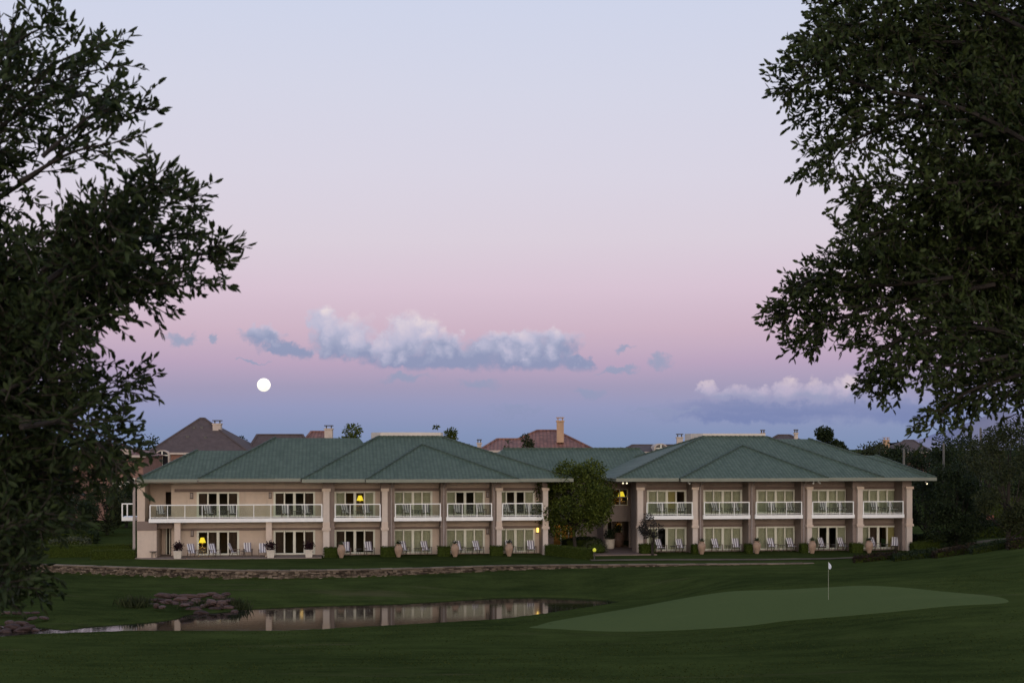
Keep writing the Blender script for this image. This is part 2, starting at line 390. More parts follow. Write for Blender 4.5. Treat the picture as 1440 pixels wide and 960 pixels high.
gm = np_mesh('ground', np.stack([GX, GY, GZ], -1).reshape(-1, 3), FQ, M['ground'])
gm.polygons.foreach_set('use_smooth', [True]*len(gm.polygons))
tag(link('ground', gm), kind='structure')
wb = MB(); c0 = PW.mean(0)
wb.add([(x, y, 0) for x, y in [(-75, 76), (32, 76), (32, 106), (-75, 106)]], [(0, 1, 2, 3)])
tag(wb.build('water', M['water']), kind='structure')
# putting green
GP = [(737, 880, .42), (752, 874, .45), (773, 867, .5), (840, 855, .65), (920, 843, 1.05), (975, 836, 1.4), (1031, 830, 1.65), (1100, 828, 1.95), (1162, 826, 2.14), (1219, 823, 2.35), (1275, 825.5, 2.45), (1331, 831, 2.5), (1400, 837, 2.58), (1424, 842, 2.6), (1420, 848, 2.57), (1350, 852.5, 2.4), (1275, 859, 2.2), (1219, 864, 2.0), (1162, 867.5, 1.8), (1106, 873, 1.45), (1050, 880, 1.15), (994, 884, .9), (900, 888.5, .55), (840, 888, .45), (780, 885, .4)]
def closed_spline(pts, k=8):
    pts = np.array(pts); n = len(pts); out = []
    for i in range(n):
        p0, p1, p2, p3 = pts[i-1], pts[i], pts[(i+1) % n], pts[(i+2) % n]
        for t in np.linspace(0, 1, k, endpoint=False):
            out.append(.5*((2*p1)+(-p0+p2)*t+(2*p0-5*p1+4*p2-p3)*t*t+(-p0+3*p1-3*p2+p3)*t**3))
    return np.array(out)
gb = closed_spline([wp(u, v, z) for u, v, z in GP], 8)
def sheet(name, bnd, off, mat, rings=34, centre=None):
    c = bnd.mean(0) if centre is None else np.array(centre); n = len(bnd)
    ts = np.linspace(0.0008, 1, rings); P = (c[None, None]+(bnd[None]-c)*ts[:, None, None]).reshape(-1, 2)
    z = height(P[:, 0], P[:, 1]); z = z+np.where((P[:, 1] > 40) & (P[:, 1] < 105) & (z > .3), np.sin(P[:, 0]*.31+1.3*np.sin(P[:, 1]*.17))*np.sin(P[:, 1]*.43+P[:, 0]*.05)*.03, 0)+off
    z[-n:] -= off+.06; i = np.arange(rings*n).reshape(rings, n); j = np.roll(i, -1, 1)
    F = np.stack([i[:-1], j[:-1], j[1:], i[1:]], -1).reshape(-1, 4)
    me = np_mesh(name, np.c_[P, z], F, mat); me.polygons.foreach_set('use_smooth', [True]*len(me.polygons))
    return tag(link(name, me), kind='structure')
sheet('putting_green', gb, .035, M['green'])
gc = gb.mean(0); gd = gb-gc; sheet('green_fringe', gc+gd*(1+1.5/np.linalg.norm(gd, axis=1))[:, None], .018, M['fringe'])
def ribbon(name, pts, w, off, mat, k=10):
    pts = np.array(pts, float); L = []
    for i in range(len(pts)-1):
        p0, p1, p2, p3 = pts[max(i-1, 0)], pts[i], pts[i+1], pts[min(i+2, len(pts)-1)]
        for t in np.linspace(0, 1, k, endpoint=False):
            L.append(.5*((2*p1)+(-p0+p2)*t+(2*p0-5*p1+4*p2-p3)*t*t+(-p0+3*p1-3*p2+p3)*t**3))
    L = np.array(L+[pts[-1]]); T = np.gradient(L, axis=0); T /= np.linalg.norm(T, axis=1)[:, None]; Nn = np.c_[-T[:, 1], T[:, 0]]
    ww = np.interp(np.linspace(0, 1, len(L)), np.linspace(0, 1, len(w)), w) if hasattr(w, '__len__') else np.full(len(L), w)
    V = []; S = np.linspace(-.5, .5, 7)
    for q, n_, wd in zip(L, Nn, ww):
        for s_ in S:
            p = q+n_*wd*s_; V.append((p[0], p[1], gz(p[0], p[1])+off))
    i = np.arange(len(V)).reshape(len(L), 7); F = np.stack([i[:-1, :-1], i[1:, :-1], i[1:, 1:], i[:-1, 1:]], -1).reshape(-1, 4)
    me = np_mesh(name, V, F, mat); return tag(link(name, me), kind='structure')
ribbon('path', [(6.3, 114.2), (10, 114.6), (16, 114.9), (22, 115.3), (27, 116.3), (32, 118), (36.5, 121), (40, 124.5), (45, 128), (52, 131), (62, 133)], [1.0, 1.1, 1.1, 1.0, .9, .9, 1.0, 1.6, 3.2, 3.6, 3.4], .05, M['path'])
# entrance paving
pv = MB(); pts = [l2w(13.6, -1.9), l2w(20.0, -1.9), l2w(19.2, -.2), l2w(19.6, 9), l2w(15.2, 9), l2w(15.6, 1.2)]
pv.add([(p[0], p[1], OZ+.03) for p in pts]+[(p[0], p[1], OZ-.3) for p in pts], [(0, 1, 2, 3, 4, 5)]+[(i, (i+1) % 6, (i+1) % 6+6, i+6) for i in range(6)])
tag(pv.build('pavement', M['paving']), kind='structure')
pv = MB(); poly = [(-22.7, -.3), (-22.0, -.8), (-20.4, -1.25), (-18, -1.5), (-14, -1.6), (-9.5, -1.6), (-7.75, -1.5), (-7.75, 3.9), (-22.7, 3.9)]
pts = [l2w(*p) for p in poly]; n = len(pts)
pv.add([(p[0], p[1], OZ) for p in pts]+[(p[0], p[1], OZ-.4) for p in pts], [tuple(range(n))]+[(i, i+n, (i+1) % n+n, (i+1) % n) for i in range(n)])
tag(pv.build('patio', M['patio']), kind='structure')
# ------------------------------------------------------------------ retaining wall: one long dry-stone wall
sw = MB()
def along_wall(s0):
    seg = np.r_[0, np.cumsum(np.hypot(np.diff(WX), np.diff(WY)))]
    return np.interp(s0, seg, WX), np.interp(s0, seg, WY)
tot = float(np.sum(np.hypot(np.diff(WX), np.diff(WY))))
z_course = -1.0
while z_course < -.12:
    hc = R.uniform(.075, .125); s_ = 0.
    if z_course+hc > -.10: hc = -.1-z_course
    while s_ < tot:
        L = R.choice((R.uniform(.12, .25), R.uniform(.2, .5))); x0, y0 = along_wall(s_+.012); x1, y1 = along_wall(min(s_+L, tot)-.012)
        hh = float(wall_h(np.array(x0)))
        if -z_course-hc < hh+.15:
            t = Vector((x1-x0, y1-y0, 0)).normalized(); nn = Vector((t.y, -t.x, 0)); o = R.uniform(-.05, .06)
            j = lambda: R.uniform(-.014, .014)
            top = 1.5
            A0 = Vector((x0, y0, 0))+nn*o; B0 = Vector((x1, y1, 0))+nn*(o+R.uniform(-.02, .02)); A1 = Vector((x0, y0, 0))-nn*.3; B1 = Vector((x1, y1, 0))-nn*.3
            zl = top+z_course+j()+.008; zh = top+z_course+hc+j()-.008
            sw.add([(A0.x, A0.y, zl), (B0.x, B0.y, zl), (B1.x, B1.y, zl), (A1.x, A1.y, zl), (A0.x, A0.y, zh), (B0.x, B0.y, zh), (B1.x, B1.y, zh), (A1.x, A1.y, zh)],
                   [(4, 5, 6, 7), (0, 1, 5, 4), (1, 2, 6, 5), (3, 0, 4, 7)])
        s_ += L
    z_course += hc
wall = empty('retaining_wall', (0, 0, 0), 0, 'long low curved retaining wall of brown stacked stone below the terrace lawn', 'stone wall')
sw.build('stonework', M['stone'], wall)
cp = MB(); s_ = 0.
while s_ < tot:
    L = R.uniform(.5, 1.0); x0, y0 = along_wall(s_+.01); x1, y1 = along_wall(min(s_+L, tot)-.01)
    t = Vector((x1-x0, y1-y0, 0)).normalized(); nn = Vector((t.y, -t.x, 0)); o = .06+R.uniform(-.02, .02); z = 1.5+R.uniform(-.012, .012)
    P = [Vector((x0, y0, 0))+nn*o, Vector((x1, y1, 0))+nn*o, Vector((x1, y1, 0))-nn*.42, Vector((x0, y0, 0))-nn*.42]
    cp.add([(p.x, p.y, z-.095) for p in P]+[(p.x, p.y, z) for p in P], [(4, 5, 6, 7), (0, 1, 5, 4), (1, 2, 6, 5), (2, 3, 7, 6), (3, 0, 4, 7), (0, 3, 2, 1)]); s_ += L
M['cope'] = rock_mat('coping_stone', (.09, .07, .052), (.15, .118, .09), (.22, .175, .13)); cp.build('coping', M['cope'], wall)
# ------------------------------------------------------------------ the hotel (own axes: x along the facade, y into the building)
hotel = empty('hotel_building', (OX, OY, OZ), TH, 'long two-storey peach hotel wings under a green tiled hip roof with white balconies', 'hotel')
WIN_W = 3.25
# bay: window x0, window x1, wall y, upper panels, lower panels (g sage curtain, y curtain with yellow room glow in its colour, b brown drape, d open)
BAYS = {
 'L1': (-17.90, -14.62, 1.8, 'bddb', 'dbdb'), 'L2': (-11.64, -8.38, 1.55, 'bddb', 'bddb'),
 'L3': (-6.62, -3.40, 1.8, 'gddg', 'bddb'), 'L4': (-1.72, 1.40, 1.8, 'gggg', 'gggg'),
 'L5': (2.66, 5.84, 1.8, 'gddg', 'gggg'), 'L6': (6.98, 10.12, 1.8, 'gddg', 'gggg'),
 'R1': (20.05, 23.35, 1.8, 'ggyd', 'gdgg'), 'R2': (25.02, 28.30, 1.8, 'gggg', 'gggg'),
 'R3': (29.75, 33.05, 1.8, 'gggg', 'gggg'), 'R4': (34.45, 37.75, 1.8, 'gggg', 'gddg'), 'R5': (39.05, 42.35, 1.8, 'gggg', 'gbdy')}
ZL = (.03, 2.0); ZU = (3.18, 5.2)
def holed(mb, x0, x1, y0, y1, z0, z1, holes):
    """wall slab x0..x1 with openings"""
    hs = sorted([h for h in holes if h[0] > x0-.01 and h[1] < x1+.01]); cx = x0
    for a, b, za, zb in hs:
        mb.box(cx, a, y0, y1, z0, z1)
        if za-z0 > .02: mb.box(a, b, y0, y1, z0, za)
        if z1-zb > .02: mb.box(a, b, y0, y1, zb, z1)
        cx = b
    mb.box(cx, x1, y0, y1, z0, z1)
def opening(k, st): b = BAYS[k]; z = ZL if st == 0 else ZU; return (b[0], b[1], z[0], z[1])
FT = .24
w = MB()
for st, (z0, z1) in enumerate(((-.3, 2.93), (2.93, 6.12))):
    holed(w, -19.8, -12.32, 1.8, 1.8+FT, z0, z1, [opening('L1', st)])
    holed(w, -12.32, -7.66, 1.55, 1.55+FT, z0, z1, [opening('L2', st)])
    holed(w, -7.66, 11.04, 1.8, 1.8+FT, z0, z1, [opening(k, st) for k in ('L3', 'L4', 'L5', 'L6')])
w.box(-20.05, -19.8, 1.8, 3.8, -.3, 6.12); w.box(-21.2, -20.7, 3.6, 3.84, -.3, 6.12); w.box(-20.7, -20.05, 3.6, 3.84, 2.2, 3.2); w.box(-20.7, -20.05, 3.6, 3.84, 5.2, 6.12)
w.box(-12.32, -12.12, 1.79, 1.81, -.3, 6.12)
w.box(-22.55, -21.02, -.05, .2, -.3, 2.2); w.box(-22.55, -21.95, -.04, .2, 2.95, 6.12)
w.box(-22.55, -22.31, .2, 15.2, -.3, 6.12); w.box(-21.2, -21.02, .2, 3.6, -.3, 2.2); w.box(-22.1, -21.95, .2, 3.6, 2.95, 6.12); w.box(-22.1, -21.2, 3.6, 3.84, 2.95, 6.12)
w.box(-22.31, 10.8, 14.96, 15.2, -.3, 6.12); w.box(10.8, 11.04, 2.04, 15.2, -.3, 6.12)
w.build('wall', M['wall'], hotel)
w = MB()
for x in (-12.2, -7.1, -2.3, 2.3, 6.6, 23.9, 28.9, 33.6, 38.2):
    w.box(x-.08, x+.08, 2.06, 14.9, -.2, 6.1)
w.box(-22.2, 10.7, 6.5, 6.6, -.2, 6.1); w.box(19.7, 42.9, 6.5, 6.6, -.2, 6.1)
for z in (-.28, 2.9, 6.0): w.box(-20.0, 10.78, 2.06, 6.5, z, z+.08); w.box(19.75, 42.9, 2.06, 6.5, z, z+.08)
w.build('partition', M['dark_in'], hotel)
w = MB()
for st, (z0, z1) in enumerate(((-.3, 2.93), (2.93, 6.12))):
    holed(w, 19.45, 43.0, 1.8, 1.8+FT, z0, z1, [opening(k, st) for k in ('R1', 'R2', 'R3', 'R4', 'R5')])
w.box(19.45, 19.69, 2.04, 6.0, -.3, 6.12); w.box(43.0, 43.55, 1.2, 15.2, .6, 6.0); w.box(19.45, 43.0, 14.96, 15.2, -.3, 6.12)
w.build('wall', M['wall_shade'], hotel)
# trims, piers, columns
class PB(MB):
    """every box becomes a part of its own"""
    def __init__(s, name, mat): s.nm = name; s.mt = mat
    def box(s, *a): MB().box(*a).build(s.nm, M[s.mt], hotel); return s
tr = PB('trim_band', 'beam')
for z0, z1 in ((2.05, 2.26), (5.25, 5.5)):
    tr.box(-19.78, -12.34, 1.72, 1.798, z0, z1); tr.box(-12.37, -7.68, 1.47, 1.548, z0, z1)
    for a, b in ((-6.72, -2.9), (-1.78, 2.06), (2.55, 6.34), (7.14, 10.6), (19.46, 23.5), (24.44, 28.44), (28.98, 33.1), (33.98, 37.72), (38.52, 42.2)): tr.box(a, b, 1.72, 1.798, z0, z1)
tr.box(-22.58, -21.0, -.09, .16, 2.2, 2.95); tr.box(-22.0, -19.85, .9, 1.1, 2.3, 2.84)
def pier(x0, x1, bright=None, pipe=None, light=False):
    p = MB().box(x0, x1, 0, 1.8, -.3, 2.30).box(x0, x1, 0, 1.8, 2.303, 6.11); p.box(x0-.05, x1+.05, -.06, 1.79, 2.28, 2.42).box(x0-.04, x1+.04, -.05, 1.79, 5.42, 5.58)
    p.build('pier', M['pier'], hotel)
    if bright:
        a, b = bright
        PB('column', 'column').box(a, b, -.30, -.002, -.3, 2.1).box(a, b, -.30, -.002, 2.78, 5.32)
        MB().box(a-.1, b+.1, -.40, -.064, 2.1, 2.3).box(a-.03, b+.03, -.33, -.066, 2.3, 2.78).build('capital', M['wall'], hotel)
        PB('capital', 'wall').box(a-.1, b+.1, -.40, -.056, 5.32, 5.54)
    if pipe:
        d = MB().tube([(pipe, -.09, -.1), (pipe, -.09, 5.55), (pipe+.05, -.5, 5.9), (pipe+.08, -1.25, 6.1)], [.06]*4, 8)
        for z in (.6, 2.0, 3.6, 5.0): d.box(pipe-.09, pipe+.09, -.16, -.063, z, z+.06)
        d.build('downpipe', M['pipe'], hotel)
pier(-7.66, -6.72, (-7.64, -7.12), None)
pier(-2.9, -1.78, (-2.82, -2.36), -2.05)
pier(2.06, 2.55, None, 2.3)
pier(6.34, 7.14, (6.71, 7.13), 6.5)
pier(10.6, 11.03, (10.62, 11.04), None)
pier(18.64, 19.44, (18.68, 19.18), None)
pier(23.5, 24.44, (23.48, 23.9), 24.18)
pier(28.44, 28.98, None, 28.7)
pier(33.1, 33.98, (33.55, 33.96), 33.3)
pier(37.72, 38.52, (38.05, 38.5), None)
pier(42.2, 42.99, (42.48, 42.97), None)
for a, b in ((-19.6, -19.12), (-12.28, -11.8)):
    MB().box(a, b, -.15, .33, -.3, 2.85).box(a-.06, b+.06, -.21, .39, -.29, .12).build('column', M['wall'], hotel)
MB().box(-22.95, -22.75, .3, .5, -.3, 6.1).build('downpipe', M['pipe'], hotel)
# roofs
def hip_roof(x0, x1, y0, y1, ze, xa, xb, yr, zr, caps=((0, 4), (1, 5), (2, 5), (3, 4), (4, 5))):
    r = MB(); V = [(x0, y0, ze), (x1, y0, ze), (x1, y1, ze), (x0, y1, ze), (xa, yr, zr), (xb, yr, zr)]
    r.add(V, [(0, 1, 5, 4), (1, 2, 5), (2, 3, 4, 5), (3, 0, 4), (3, 2, 1, 0)])
    o = r.build('roof', M['roof'], hotel)
    c = MB()
    for a, b in caps:
        A, B = Vector(V[a]), Vector(V[b]); n = max(2, int((B-A).length/.42))
        for i in range(n):
            p = A+(B-A)*(i/n); q = A+(B-A)*((i+1.12)/n)
            c.bar(p+Vector((0, 0, .06)), q+Vector((0, 0, .02)), .17, .15)
    c.build('ridge_cap', M['ridge'], o); return o
hip_roof(-9.33, 12.86, -1.45, 16.0, 6.34, -2.86, 2.65, 7.2, 9.84)
hip_roof(-17.58, -2.0, -1.1, 15.6, 6.40, -11.78, -4.5, 7.05, 9.74, ((0, 4), (3, 4)))
hip_roof(-22.35, -11.5, -1.25, 10.0, 6.37, -18.2, -13.0, 4.42, 8.66, ((0, 4), (3, 4)))
hip_roof(16.71, 39.94, -1.45, 16.0, 6.34, 26.36, 32.34, 7.28, 9.86)
hip_roof(27.0, 43.9, -1.1, 15.0, 6.37, 29.5, 36.2, 6.9, 9.68, ((1, 5), (2, 5)))
hip_roof(35.0, 44.6, -1.3, 7.6, 6.33, 37.0, 41.0, 3.1, 8.2, ((1, 5), (2, 5)))
hip_roof(6.0, 24.5, 8.0, 19.6, 6.37, 9.0, 22.0, 13.8, 8.78, ((4, 5),))
def bump_roof(x0, x1, xa, ya, za):
    r = MB(); V = [(x0, -1.8, 6.32), (x1, -1.8, 6.32), (x1+.5, -1.1, 6.38), (x0-.5, -1.1, 6.38), (xa, ya, za)]
    r.add(V, [(0, 1, 4), (1, 2, 4), (3, 0, 4), (3, 2, 1, 0), (2, 3, 4)]); o = r.build('roof', M['roof'], hotel)
    c = MB()
    for a in (0, 1):
        A, B = Vector(V[a]), Vector(V[4]); n = int((B-A).length/.42)
        for i in range(n): c.bar(A+(B-A)*(i/n)+Vector((0, 0, .06)), A+(B-A)*((i+1.12)/n)+Vector((0, 0, .02)), .17, .15)
    c.build('ridge_cap', M['ridge'], o)
    MB().box(x0-.05, x1+.05, -1.92, -1.78, 6.06, 6.33).build('gutter', M['fascia'], hotel)
bump_roof(-4.14, 8.31, .84, 5.4, 9.16)
bump_roof(22.07, 34.88, 29.41, 5.1, 9.06)
g = PB('gutter', 'fascia')
g.box(-9.35, -4.24, -1.58, -1.44, 6.07, 6.35).box(8.41, 12.98, -1.58, -1.44, 6.07, 6.35).box(12.85, 12.99, -1.43, 15.9, 6.07, 6.35)
g.box(-17.6, -9.45, -1.23, -1.09, 6.11, 6.41).box(-22.45, -17.65, -1.38, -1.24, 6.08, 6.38).box(-22.47, -22.33, -1.23, 10., 6.08, 6.38)
g.box(16.6, 21.97, -1.58, -1.44, 6.07, 6.35).box(34.98, 39.96, -1.58, -1.44, 6.07, 6.35).box(40.02, 44.7, -1.43, -1.29, 6.06, 6.34).box(44.59, 44.72, -1.28, 7.6, 6.06, 6.34).box(16.58, 16.72, -1.43, 8.0, 6.07, 6.35)
g.box(13.05, 16.5, 7.87, 7.99, 6.1, 6.38)
s = PB('soffit', 'soffit'); s.box(-22.3, 12.8, -1.42, 1.95, 6.125, 6.16); s.box(16.75, 44.5, -1.42, 1.95, 6.125, 6.16); s.box(16.75, 19.4, 1.96, 9., 6.125, 6.16); s.box(11.1, 12.8, 1.96, 9, 6.125, 6.16); s.box(12.9, 16.7, 8.0, 9., 6.2, 6.23)
for x0, x1, z in ((-2.67, 2.65, 10.24), (26.41, 32.24, 10.18)):
    P = [(x0, 7.35), (x1, 7.35), (x1+.3, 8.4), (x1+.3, 11.2), (x0-.7, 11.2), (x0-.7, 8.9)]; n = len(P)
    MB().add([(a, b, 8.6) for a, b in P]+[(a, b, z) for a, b in P], [tuple(range(n, 2*n))]+[(i, (i+1) % n, (i+1) % n+n, i+n) for i in range(n)]).build('roof_parapet', M['parapet'], hotel)
# windows
def french_window(x0, x1, y, z0, z1, codes, parent=hotel, mats=None):
    f = MB(); w_ = x1-x0; ya, yb = y-.07, y+.12
    f.box(x0-.09, x0+.08, ya, yb, z0, z1).box(x1-.08, x1+.09, ya, yb, z0, z1).box(x0-.09, x1+.09, ya-.004, yb, z1, z1+.12).box(x0+.08, x1-.08, ya+.003, yb, z0, z0+.13)
    n = len(codes); pw = w_/n
    for i in range(1, n):
        h = .11 if i*2 == n else .06
        f.box(x0+pw*i-h, x0+pw*i+h, ya+.003, yb, z0+.13, z1)
    for i in range(n): f.box(x0+pw*i+.09, x0+pw*(i+1)-.09, ya+.02, yb, z1-.09, z1)
    fr = f.build('french_window', M['frame'], parent)
    MB().add([(x0+.05, y+.03, z0+.1), (x1-.05, y+.03, z0+.1), (x1-.05, y+.03, z1-.02), (x0+.05, y+.03, z1-.02)], [(0, 1, 2, 3)]).build('window_pane', M['glass'], fr)
    byc = {}
    for i, c in enumerate(codes):
        if c == 'd': continue
        mb = byc.setdefault(c, MB()); a = x0+pw*i+.02; b = a+pw-.04; k = 14
        vs = []
        for j in range(k+1):
            yy = y+.17+(.035 if j % 2 else -.035)+R.uniform(-.01, .01); xx = a+(b-a)*j/k
            vs += [(xx, yy, z0+.03), (xx, yy, z1)]
        mb.add(vs, [(2*j, 2*j+2, 2*j+3, 2*j+1) for j in range(k)])
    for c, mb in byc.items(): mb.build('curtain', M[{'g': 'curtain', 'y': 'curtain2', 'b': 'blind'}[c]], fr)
    return fr
for k, (x0, x1, y, up, lo) in BAYS.items():
    french_window(x0, x1, y, *ZL, lo); french_window(x0, x1, y, *ZU, up)
# balconies
def balcony(x0, x1, npan, y=-.28, deep=1.78, left_return=False):
    sl = MB().box(x0-.1, x1+.1, y-.06, -.003 if not left_return else deep, 2.84, 3.15)
    if not left_return: sl.box(x0, x1, 0, deep, 2.85, 3.14)
    b = sl.build('balcony', M['white'], hotel)
    r = MB(); r.box(x0-.03, x1+.03, y-.05, y+.05, 4.21, 4.29)
    r.box(x0+.03, x1-.03, y-.015, y+.015, 3.24, 3.28)
    pts = [x0+(x1-x0)*i/npan for i in range(npan+1)]
    for i, p in enumerate(pts): q = .042 if i in (0, npan) else .026; r.box(p-q, p+q, y-.03, y+.03, 3.15, 4.21)
    if left_return:
        r.box(x0-.03, x0+.05, y+.05, -.06, 4.215, 4.285)
    r.build('railing', M['white'], b)
    g = MB()
    for a, c in zip(pts[:-1], pts[1:]): g.add([(a+.03, y, 3.28), (c-.03, y, 3.28), (c-.03, y, 4.21), (a+.03, y, 4.21)], [(0, 1, 2, 3)])
    g.build('glass_panel', M['rail_glass'], b)
balcony(-21.5, -7.74, 10, left_return=True)
for a, b in ((-6.66, -2.98), (-1.72, 2.0), (2.6, 6.28), (7.2, 10.55), (19.5, 23.42), (24.48, 28.4), (29.02, 33.04), (34.02, 37.66), (38.56, 42.14)): balcony(a, b, 3)
# far corner balcony beyond the left end
b = MB().box(-24.2, -23.1, 3.0, 5.2, 2.84, 3.15).build('balcony', M['white'], hotel)
r = MB().box(-24.2, -23.1, 3.0, 3.1, 4.2, 4.3)
for x in (-24.16, -23.75, -23.2): r.box(x-.05, x+.05, 3.0, 3.1, 3.15, 4.2)
r.build('railing', M['white'], b)
# lanterns, flood lights
def lantern(x, y, z, lit=False):
    l = MB().box(x-.13, x+.13, y-.2, y-.002, z+.2, z+.26).box(x-.13, x+.13, y-.2, y-.002, z-.26, z-.2)
    for i in (-.11, .09): l.box(x+i, x+i+.02, y-.2, y-.18, z-.2, z+.2)
    l.box(x-.12, x+.12, y-.02, y-.001, z-.2, z+.2)
    o = l.build('wall_lantern', M['lamp_metal'], hotel)
    MB().box(x-.08, x+.08, y-.17, y-.03, z-.19, z+.19).build('lantern_glass', M['sconce'] if lit else M['pipe'], o)
for k, dx, st in (('L1', -.45, 0), ('L1', -.5, 1), ('L2', -.35, 1), ('L5', .33, 0), ('L5', .33, 1), ('L6', .32, 1), ('R3', .0, 0), ('R4', .0, 0), ('R5', .0, 0)):
    x0, x1, y = BAYS[k][:3]
    if k[0] == 'R':
        continue
    lantern((x0 if dx < 0 else x1)+dx, y, (1.85, 4.95)[st])
lantern(BAYS['L6'][1]+.32, 1.8, 1.9, True)
def flood(x, y, z, lit, yaw):
    d = Vector((math.sin(yaw), -math.cos(yaw), -.5)).normalized(); p = Vector((x, y, z))
    m = MB().bar(p+Vector((0, 0, .14)), p, .05, .05).tube([p-d*.12, p+d*.02, p+d*.17], [.04, .06, .075], 10)
    o = m.build('floodlight', M['white'], hotel)
    if lit: MB().tube([p+d*.165, p+d*.19], [.07, .065], 10).build('bulb', M['bulb'], o)
for x, yaw in ((22.95, .6), (33.9, -.6), (34.35, .7)): flood(x, -.9, 5.93, False, yaw)
for x in (17.3, 17.62): flood(x, -.8, 6.0, True, 0)
flood(44.2, -.3, 5.85, True, .3)
# the link between the wings with the entrance
lk = MB()
holed(lk, 11.04, 17.0, 9.0, 9.24, -.3, 2.9, [(12.95, 15.1, 0.0, 2.0)])
lk.box(11.04, 17.0, 9.0, 9.24, 2.9, 6.2)
holed(lk, 17.0, 19.44, 6.0, 6.24, -.3, 3.0, [(17.3, 19.3, -.3, 2.35)])
holed(lk, 17.0, 19.44, 6.0, 6.24, 3.0, 6.11, [(17.75, 19.2, 3.75, 5.25)])
lk.box(17.0, 17.24, 6.24, 9.0, -.3, 6.11)
holed(lk, 17.24, 19.44, 9.0, 9.24, -.3, 6.1, [(17.5, 18.4, .9, 2.2), (18.62, 19.3, 0, 2.1)])
lk.box(11.04, 19.44, 13., 13.2, -.3, 6.1)
lk.box(12.4, 12.9, 8.3, 8.998, -.3, 2.5).box(12.25, 13.05, 8.2, 8.997, 2.5, 2.7)
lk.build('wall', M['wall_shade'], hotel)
def small_window(x0, x1, y, z0, z1, cols, rows, name='window', code=None):
    f = MB(); f.box(x0, x1, y-.03, y+.1, z1-.07, z1).box(x0, x1, y-.03, y+.1, z0, z0+.07)
    for i in range(cols+1): xx = x0+(x1-x0)*i/cols; f.box(xx-.04, xx+.04, y-.027, y+.097, z0+.07, z1-.07)
    for j in range(1, rows): zz = z0+(z1-z0)*j/rows; f.box(x0+.04, x1-.04, y-.01, y+.08, zz-.025, zz+.025)
    o = f.build(name, M['frame'], hotel)
    MB().add([(x0+.03, y+.04, z0+.05), (x1-.03, y+.04, z0+.05), (x1-.03, y+.04, z1-.05), (x0+.03, y+.04, z1-.05)], [(0, 1, 2, 3)]).build('window_pane', M['glass'], o)
    return o
small_window(17.77, 19.18, 6.06, 3.77, 5.23, 2, 2)
small_window(12.97, 15.08, 9.06, 0.02, 1.98, 3, 1, 'glazed_door')
small_window(17.52, 18.38, 9.06, .92, 2.18, 2, 1)
small_window(18.64, 19.28, 9.06, .0, 2.08, 1, 1, 'glazed_door')
M['amber'] = surf('amber_panel', (.42, .25, .09), .8, .2, 2.)
PB('interior_panel', 'amber').box(13.0, 15.05, 10.2, 10.26, 0, 2.3).box(18.6, 19.35, 9.9, 9.95, 0, 2.2)
w = MB(); w.box(17.2, 19.4, 8.9, 8.95, 3.2, 6.0); w.build('interior_panel', surf('umber_panel', (.20, .10, .045), .8, .2, 2.), hotel)
# small wing-end details behind the left terrace
for x in (-20.62, -20.36, -20.1): PB('door_post', 'frame').box(x-.045, x+.045, 3.5, 3.58, 0, 2.2)
# ------------------------------------------------------------------ interior lamps
def table_lamp(x, y, zt, label, w_=.29):
    p = l2w(x, y, zt); o = empty('table_lamp', p, TH, label, 'lamp')
    MB().lathe([(.17*w_/.34, 0), (w_, -.42), (w_-.02, -.42), (.15*w_/.34, -.01)], 16).build('lamp_shade', M['shade'], o)
    MB().lathe([(.1, -.85), (.11, -.82), (.05, -.7), (.09, -.55), (.03, -.42)], 12).build('lamp_base', M['metal'], o)
    l = bpy.data.lights.new('lamp_bulb', 'POINT'); l.energy = 32.; l.color = (1., .62, .2); l.shadow_soft_size = .12
    lo = bpy.data.objects.new('lamp_bulb', l); col.objects.link(lo); lo.parent = o; lo.location = (0, -.05, -.55)
    return p
def nightstand(x, y, zf, h, label):
    p = l2w(x, y, zf); o = empty('side_cabinet', p, TH, label, 'cabinet')
    MB().box(-.4, .4, -.28, .28, h-.05, h).build('cabinet_top', M['wood'], o)
    MB().box(-.36, .36, -.24, .24, .1, h-.05).build('cabinet_body', M['wood'], o)
    for sx in (-.32, .32):
        for sy in (-.2, .2): MB().box(sx-.03, sx+.03, sy-.03, sy+.03, 0, .1).build('leg', M['wood'], o)
table_lamp(-17.62, 2.75, 1.42, 'lit lamp with yellow conical shade behind the ground-floor glass near the left end')
nightstand(-17.62, 2.75, -.2, .77, 'small wooden cabinet under the yellow lamp on the ground floor at the left')
table_lamp(-4.55, 3.0, 4.85, 'lit lamp with yellow shade behind the third upstairs balcony of the left wing', .29)
nightstand(-4.55, 3.0, 2.98, 1.02, 'small wooden cabinet under the yellow lamp upstairs in the left wing')
table_lamp(18.85, 7.2, 4.95, 'lit lamp with yellow shade in the upper window over the entrance', .33)
nightstand(18.85, 7.2, 3.1, 1.0, 'small wooden cabinet under the lamp in the window over the entrance')
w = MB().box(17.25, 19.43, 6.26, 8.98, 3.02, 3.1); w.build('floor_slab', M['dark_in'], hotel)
def room_light(x, y, z, e, c=(1., .6, .2)):
    l = bpy.data.lights.new('room_light', 'POINT'); l.energy = e; l.color = c; l.shadow_soft_size = .25
    lo = bpy.data.objects.new('room_light', l); col.objects.link(lo); lo.parent = hotel; lo.location = (x, y, z)
room_light(14.0, 9.7, 1.7, 10); room_light(-16.4, 4.6, 1.9, 5); room_light(-4.7, 4.6, 5.2, 7); room_light(-9.4, 5.2, 1.9, 3); room_light(18.9, 9.5, 1.8, 6); room_light(22.3, 3.5, 4.6, 8, (1, .75, .4)); room_light(BAYS['L6'][1]+.32, 1.4, 1.9, 1.6); room_light(40.7, 4, 1.5, 6)
